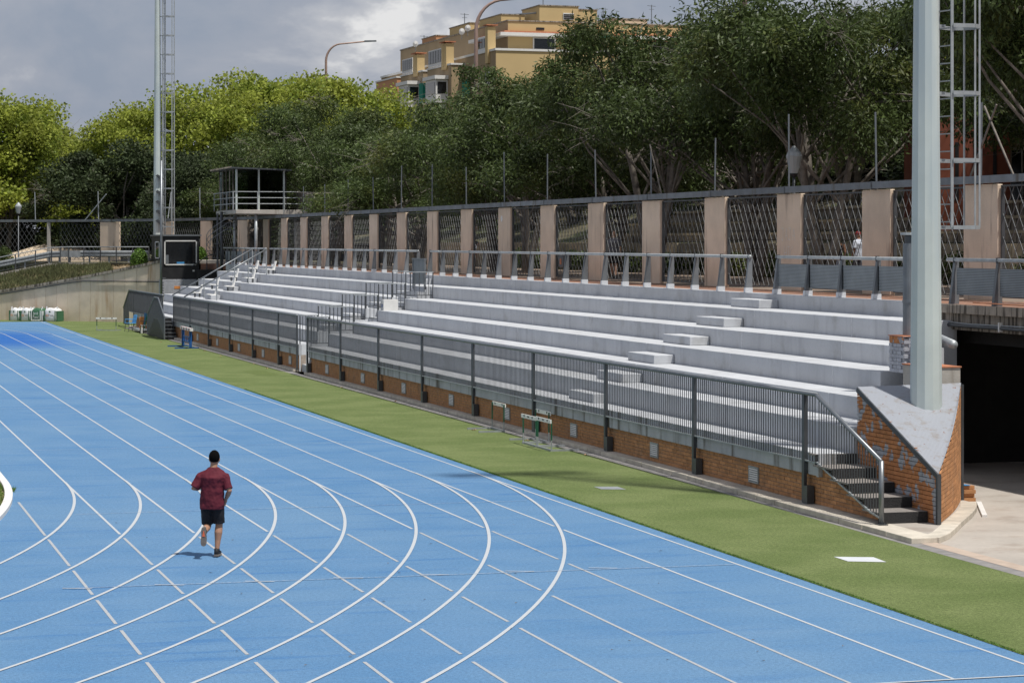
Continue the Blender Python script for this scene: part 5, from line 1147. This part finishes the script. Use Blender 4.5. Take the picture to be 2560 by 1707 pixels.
for i, (x,y,zt,s_) in enumerate([(25.5,174,12.6,1.2),(20.6,174,13.0,1.2),(26.4,166,11.8,.95),(15.2,190,11.0,1.2),(31.5,176,12.6,1.2),(22,192,9.0,1.3),(12,194,8.5,1.3),(4,194,8.5,1.3),(30,190,9.0,1.3),(36,187,9.5,1.3),(42,186,9.5,1.3),(48,184,10,1.3),(54,181,10,1.3)]):
    plant('dark', i % 2, x, y, 3.0, s_, (zt-3.0)/9.6, i*2.1, DK, 'dark trees beyond the end fence')
PLN = 'tall plane tree with bright yellow green leaves beyond the end of the fence'
for i, (x,y,zt,s_) in enumerate([(31.0,192,18.6,1.15),(36.5,196,20.2,1.2),(25.6,194,17.2,1.05),(41.5,203,20.8,1.25),(19.5,198,15.0,.85),(13.8,182,16.6,1.05),(9.8,181,17.0,1.15),(45.5,206,19.4,1.1),(6.0,177,12.5,.8)]):
    plant('plane', i % 2, x, y, 3.4, s_, (zt-3.4)/13.4, i*2.6, PLN, 'plane trees beyond the fence')
plant('plane', 0, 43.5, 76, 6.2, .8, 11.0/12.2, 1.0, 'plane tree with lighter leaves rising above the evergreens beside the mast', None)
plant('plane', 1, 41.0, 66.5, 5.8, .85, 11.6/12.2, 2.0, 'second plane tree with lighter leaves standing behind the mast ladder', None)
for k, (x,y,z,s_,lab,cat) in enumerate(((19.6,151.3,3.0,.55,'small leafy bush squeezed behind the dark booth','bush'),(23.4,151.5,3.2,.5,'leafy bush on the planter beside the booth','bush'),(12.4,165.2,2.6,.75,'dark bush at the foot of the lantern on the ramp','bush'),(9.0,165.5,1.8,.9,'overgrown bush at the low end of the ramp','bush'))):
    n = 2600; d = unit(RNG.normal(size=(n,3))); C = np.array([x,y,z+s_*1.1])+d*(RNG.random(n)**.4)[:,None]*np.array([s_,s_,s_*1.6])
    ax = unit(RNG.normal(size=(n,3)))*.07; sd_ = unit(np.cross(ax, RNG.normal(size=(n,3))))*.04; o = leaves('bush', C, ax, sd_, 'grass' if k < 2 else 'leaf', org=(x,y,z)); tag(o, lab, cat)
hb_ = []
for y in np.arange(60, 126, 2.2): hb_.append((35.4, y+random.uniform(-.5,.5), 3.5+.45, random.uniform(.4,.75)))
C = []; 
for x,y,z,s_ in hb_: d = unit(RNG.normal(size=(700,3))); C.append(np.array([x,y,z])+d*(RNG.random(700)**.4)[:,None]*np.array([s_*.7,s_*1.3,s_]))
C = np.concatenate(C); ax = unit(RNG.normal(size=C.shape))*.07; sd_ = unit(np.cross(ax, RNG.normal(size=C.shape)))*.045
o = leaves('ground_cover', C, ax, sd_, 'leaf', kind='stuff'); tag(o, 'low planting along the foot of the stone wall', 'planting')

# ------------------------------------------------------------------ lamps
def road_lamp(base, z0, z1, arm, rad, lab, head=True):
    r = thing('street_lamp', lab, 'street lamp', (base[0],base[1],z0)); c0 = Vector((base[0],base[1],0)); pts = [c0+Vector((0,0,z0)), c0+Vector((0,0,z1-arm*.55))]
    for a in np.linspace(.2, 1.45, 7): pts.append(c0+Vector((0,0,z1-arm*.55))+RV*(arm*.45*(1-math.cos(a)))+Vector((0,0,arm*.5*math.sin(a))))
    pts.append(c0+RV*arm*1.15+Vector((0,0,z1+.02*arm))); n_ = len(pts)
    MB().tube(pts, [rad*1.2]+[rad*(1-.5*i/n_) for i in range(1,n_)], 10).build('post', 'lamp', r, smooth=True)
    e_ = pts[-1]; MB().hexa([e_-RV*.1-FV*.14-Vector((0,0,.06)), e_+RV*.9-FV*.1-Vector((0,0,.02)), e_+RV*.9+FV*.1-Vector((0,0,.02)), e_-RV*.1+FV*.14-Vector((0,0,.06))], [e_-RV*.1-FV*.14+Vector((0,0,.08)), e_+RV*.9-FV*.1+Vector((0,0,.1)), e_+RV*.9+FV*.1+Vector((0,0,.1)), e_-RV*.1+FV*.14+Vector((0,0,.08))]).build('lamp_head', 'rail', r)
def cp(px, depth): return FV*depth+RV*((px-1280)/6100*depth)
road_lamp(cp(1190,128), 5.5, 17.7, 3.2, .11, 'tall pinkish street lamp with a curved arm in front of the ochre flats')
road_lamp(cp(815,205), 4.5, 21.6, 2.9, .11, 'street lamp with a curved arm rising over the yellow green plane trees')
road_lamp(cp(1862,112), 5.5, 22, 2.5, .13, 'plain lamp post standing behind the evergreens near the mast')
def lantern(x, y, z0, z1, lab, s=1.0):
    r = thing('lantern_lamp', lab, 'lantern', (x,y,z0)); MB().tube([(x,y,z0),(x,y,z0+.8),(x,y,z0+.85),(x,y,z1)], [.10*s,.09*s,.05*s,.045*s], 10).build('post', 'steel', r, smooth=True)
    MB().tube([(x,y,z1),(x,y,z1+.10),(x,y,z1+.5*s),(x,y,z1+.62*s)], [.11*s,.14*s,.24*s,.19*s], 12).build('globe', 'globe', r); MB().tube([(x,y,z1+.62*s),(x,y,z1+.72*s),(x,y,z1+.8*s)], [.19*s,.10*s,.03*s], 12).build('cap', 'galv', r); MB().tube([(x,y,z1-.12),(x,y,z1)], [.06*s,.12*s], 10).build('collar', 'shoe', r)
q = cp(1985, 74); lantern(q.x, q.y, 3.5, 6.95, 'street lantern with a milky globe among the tree trunks behind the fence', 1.05)
q = cp(46, 164); lantern(q.x, q.y, 2.9, 6.75, 'small lantern lamp on a dark post beside the ramp', .95)

# ------------------------------------------------------------------ buildings on the hill
def bldg_box(root, name, m, o, e1, e2, a0, a1, b0, b1, z0, z1):
    P4 = [o+e1*a0+e2*b0, o+e1*a1+e2*b0, o+e1*a1+e2*b1, o+e1*a0+e2*b1]; return MB().prism([(q.x,q.y) for q in P4], z0, z1).build(name, m, root)
e1 = (RV*.95+FV*.31).normalized(); e2 = (FV*.95-RV*.31).normalized(); O = cp(1240, 260)
fb_ = thing('apartment_block', 'long ochre and brown apartment block with penthouses and chimneys on the hill', 'building', (O.x,O.y,6))
B = lambda n_, m_, *a: bldg_box(fb_, n_, m_, O, e1, e2, *a)
B('lower_wall', 'ochre', 0, 34, 0, 47, 6, 25.2); B('terrace_coping', 'white', -.12, 34.1, -.12, 47.1, 25.21, 25.45)
B('penthouse_wall', 'ochre', 2.2, 34, 2.6, 46, 25.0, 28.6); B('parapet_coping', 'bridge', 2.1, 34.1, 2.5, 46.1, 28.61, 28.75)
B('white_eave', 'white', .9, 34, 1.2, 13, 26.95, 27.3); B('tile_band', 'tile', 1.6, 34, 2.0, 13, 27.31, 27.55)
B('side_wall', 'umber', -.03, 0, .01, 47, 6, 25.2); B('penthouse_side', 'umber', 2.17, 2.2, 2.6, 46, 25.46, 28.6)
for b0 in (11.2, 22.6, 34): B('bay_wall', 'salmon' if b0 > 30 else 'umber', -1.6, 0, b0, b0+9.6, 6, 24.4); B('bay_coping', 'white', -1.7, 0, b0-.1, b0+9.7, 24.41, 24.6)
for a0, b0, h_ in ((-.3,2.0,27.9),(-1.8,12.6,26.9),(-1.8,13.6,26.9),(-1.8,24.4,26.5),(-1.8,25.3,26.5),(9.6,-.4,27.6),(13.2,-.4,27.0)):
    ch = B('chimney', 'ochre', a0, a0+(.9 if a0 < 5 else 1.6), b0, b0+.9, 24.0, h_); bldg_box(ch, 'chimney_cap', 'tile', O, e1, e2, a0-.2, a0+(1.1 if a0 < 5 else 1.8), b0-.2, b0+1.1, h_+.12, h_+.24); bldg_box(ch, 'cap_pier', 'tile', O, e1, e2, a0+.2, a0+.6, b0+.2, b0+.7, h_, h_+.12)
for a0,a1,b0,b1,z1,m_ in ((2.5,5.2,6,14,29.6,'ochre'),(2.6,7,18,26,29.7,'ochre'),(2.4,6,31,37,29.3,'salmon'),(5.9,10.4,3,9,30.4,'ochre'),(10.45,12.6,3.1,9.1,30.1,'ochre'),(15.2,19.6,6,12,29.5,'ochre2')): B('roof_room', m_, a0, a1, b0, b1, 28.6, z1); B('roof_room_coping', 'bridge', a0-.08, a1+.08, b0-.08, b1+.08, z1+.001, z1+.12)
B('roof_vent', 'white', 8.6,9.8,2.9,2.99,28.95,29.7)
for z in (29.05,29.25,29.45): B('vent_slot', 'shoe', 8.65,9.85,2.85,2.899,z,z+.12)
for b0,b1,z0,z1 in ((3.5,8.5,25.5,27.0),(15.5,20.8,24.7,26.6),(27.5,32,24.7,26.4)):
    gb_ = B('glazed_terrace', 'white', 0.2 if b0 < 5 else -1.5, .3 if b0 < 5 else -1.4, b0, b1, z0, z1)
    for k in range(5): bldg_box(gb_, 'pane', 'glass', O, e1, e2, (.15 if b0 < 5 else -1.55), (.19 if b0 < 5 else -1.51), b0+.15+(b1-b0-.2)*k/5, b0+(b1-b0-.1)*(k+1)/5-.08, z0+.35, z1-.15)
for b0 in (2.0, 6.0, 13.2, 18.5, 24.6, 30.2, 36, 41):
    for z0 in (21.6, 18.7, 15.8):
        a0 = 0 if b0 < 11 else -1.6; wn_ = B('window', 'white', a0-.08, a0-.001, b0, b0+1.7, z0, z0+1.5); bldg_box(wn_, 'pane', 'glass', O, e1, e2, a0-.11, a0-.081, b0+.12, b0+1.58, z0+.12, z0+1.38)
for b0, z0, w_ in ((9.0,22.0,1.8),(14.9,21.8,2.6),(21,22.3,1.6),(31.9,21.2,3),(43,20.6,4.2)): a0 = 0 if b0 < 11 else -1.6; B('awning', 'awning', a0-.5, a0-.12, b0, b0+w_, z0-1.6, z0+.7)
for b0, z0 in ((12.3,22.9),(23.7,23.0)): B('balcony_roof', 'white', -3.2, -1.61, b0, b0+5, z0, z0+.4); bb_ = B('balcony_bay', 'white', -3.0, -1.61, b0+.3, b0+4.4, z0-2.6, z0-.01); bldg_box(bb_, 'pane', 'glass', O, e1, e2, -3.05, -3.001, b0+.6, b0+4.1, z0-1.6, z0-.3); bldg_box(bb_, 'pane', 'glass', O, e1, e2, -2.8, -1.8, b0+.25, b0+.299, z0-1.6, z0-.3)
for k in range(6):
    a0 = 5+k*4.6; wn_ = B('window', 'tile' if k % 2 else 'white', a0, a0+2.6, 2.5, 2.599, 25.3, 26.9); bldg_box(wn_, 'pane', 'glass', O, e1, e2, a0+.15, a0+2.45, 2.46, 2.499, 25.45, 26.8)
    B('small_vent', 'shoe', a0+.4, a0+1.3, 2.52, 2.599, 27.75, 28.0)
B('awning', 'awning', 11.2, 14.2, .6, 1.15, 26.85, 27.15)
def antenna(a0, b0, z0, h_): 
    q = O+e1*a0+e2*b0; b = MB().tube([(q.x,q.y,z0),(q.x,q.y,z0+h_)], .05, 5); b.bar((q.x-.5,q.y,z0+h_-.1), (q.x+.5,q.y,z0+h_-.15), .05); b.bar((q.x-.3,q.y,z0+h_-.5), (q.x+.3,q.y,z0+h_-.5), .04); b.build('antenna', 'rail', fb_)
for a in ((14.0,5,28.7,1.9),(20.5,7,28.7,2.6),(7.0,5,30.4,1.6),(3.5,40,28.7,1.4),(2.6,20,29.7,1.3)): antenna(*a)
pq = [O+e1*2.8+e2*9+Vector((0,0,28.7)), O+e1*2.8+e2*9+Vector((0,0,29.75)), O+e1*5.9+e2*4+Vector((0,0,29.7))]; MB().tube(pq, .09, 6).build('roof_pipe', 'rail', fb_)
for a0, b0, z0 in ((1.6,15.5,28.9),(1.6,17.8,28.7),(1.0,35.0,28.6)): 
    q = O+e1*a0+e2*b0; MB().tube([q+Vector((0,0,z0)), q+Vector((0,0,z0))-FV*.12-RV*.06], [.38,.02], 14).build('satellite_dish', 'white', fb_); MB().tube([q+Vector((0,0,z0-.9)), q+Vector((0,0,z0))], .04, 5).build('dish_post', 'rail', fb_)
rb = thing('rust_red_building', 'rust red clad building glimpsed behind the mast ladder', 'building', (44,52,6)); q0 = cp(2330,84)
P4 = [q0, q0+RV*2.7, q0+RV*2.7+FV*6, q0+FV*6]; MB().prism([(q.x,q.y) for q in P4], 4.5, 9.4).build('wall', 'rust', rb)
for k in range(4): a_ = q0+RV*(.15+.65*k)-FV*.03; b_ = a_+RV*.12; MB().prism([(a_.x,a_.y),(b_.x,b_.y),(b_.x+FV.x*.03,b_.y+FV.y*.03),(a_.x+FV.x*.03,a_.y+FV.y*.03)], 6.3, 8.3).build('panel_joint', 'shoe', rb)
wbg = thing('cream_building', 'cream building with white framed windows behind the bridge end of the fence', 'building', (46,50,5)); q0 = cp(2455,86)
P4 = [q0, q0+RV*6, q0+RV*6+FV*6, q0+FV*6]; MB().prism([(q.x,q.y) for q in P4], 4.5, 11.5).build('wall', 'cream', wbg)
for i, (a0, w_) in enumerate(((.22,.62),(.95,.9),(2.2,.9))):
    for z0, z1 in ((6.25,8.2),(3.9,5.9),(8.9,10.6)):
        a_ = q0+RV*a0-FV*.05; b_ = q0+RV*(a0+w_)-FV*.05; wn_ = MB().prism([(a_.x,a_.y),(b_.x,b_.y),(b_.x+FV.x*.06,b_.y+FV.y*.06),(a_.x+FV.x*.06,a_.y+FV.y*.06)], z0, z1).build('window', 'white', wbg)
        for h0, h1 in ((.10,.46),(.54,.90)):
            c_ = a_.lerp(b_,h0)-FV*.02; d_ = a_.lerp(b_,h1)-FV*.02; MB().prism([(c_.x,c_.y),(d_.x,d_.y),(d_.x+FV.x*.015,d_.y+FV.y*.015),(c_.x+FV.x*.015,c_.y+FV.y*.015)], z0+.1, z1-.1).build('pane', 'glass', wn_)
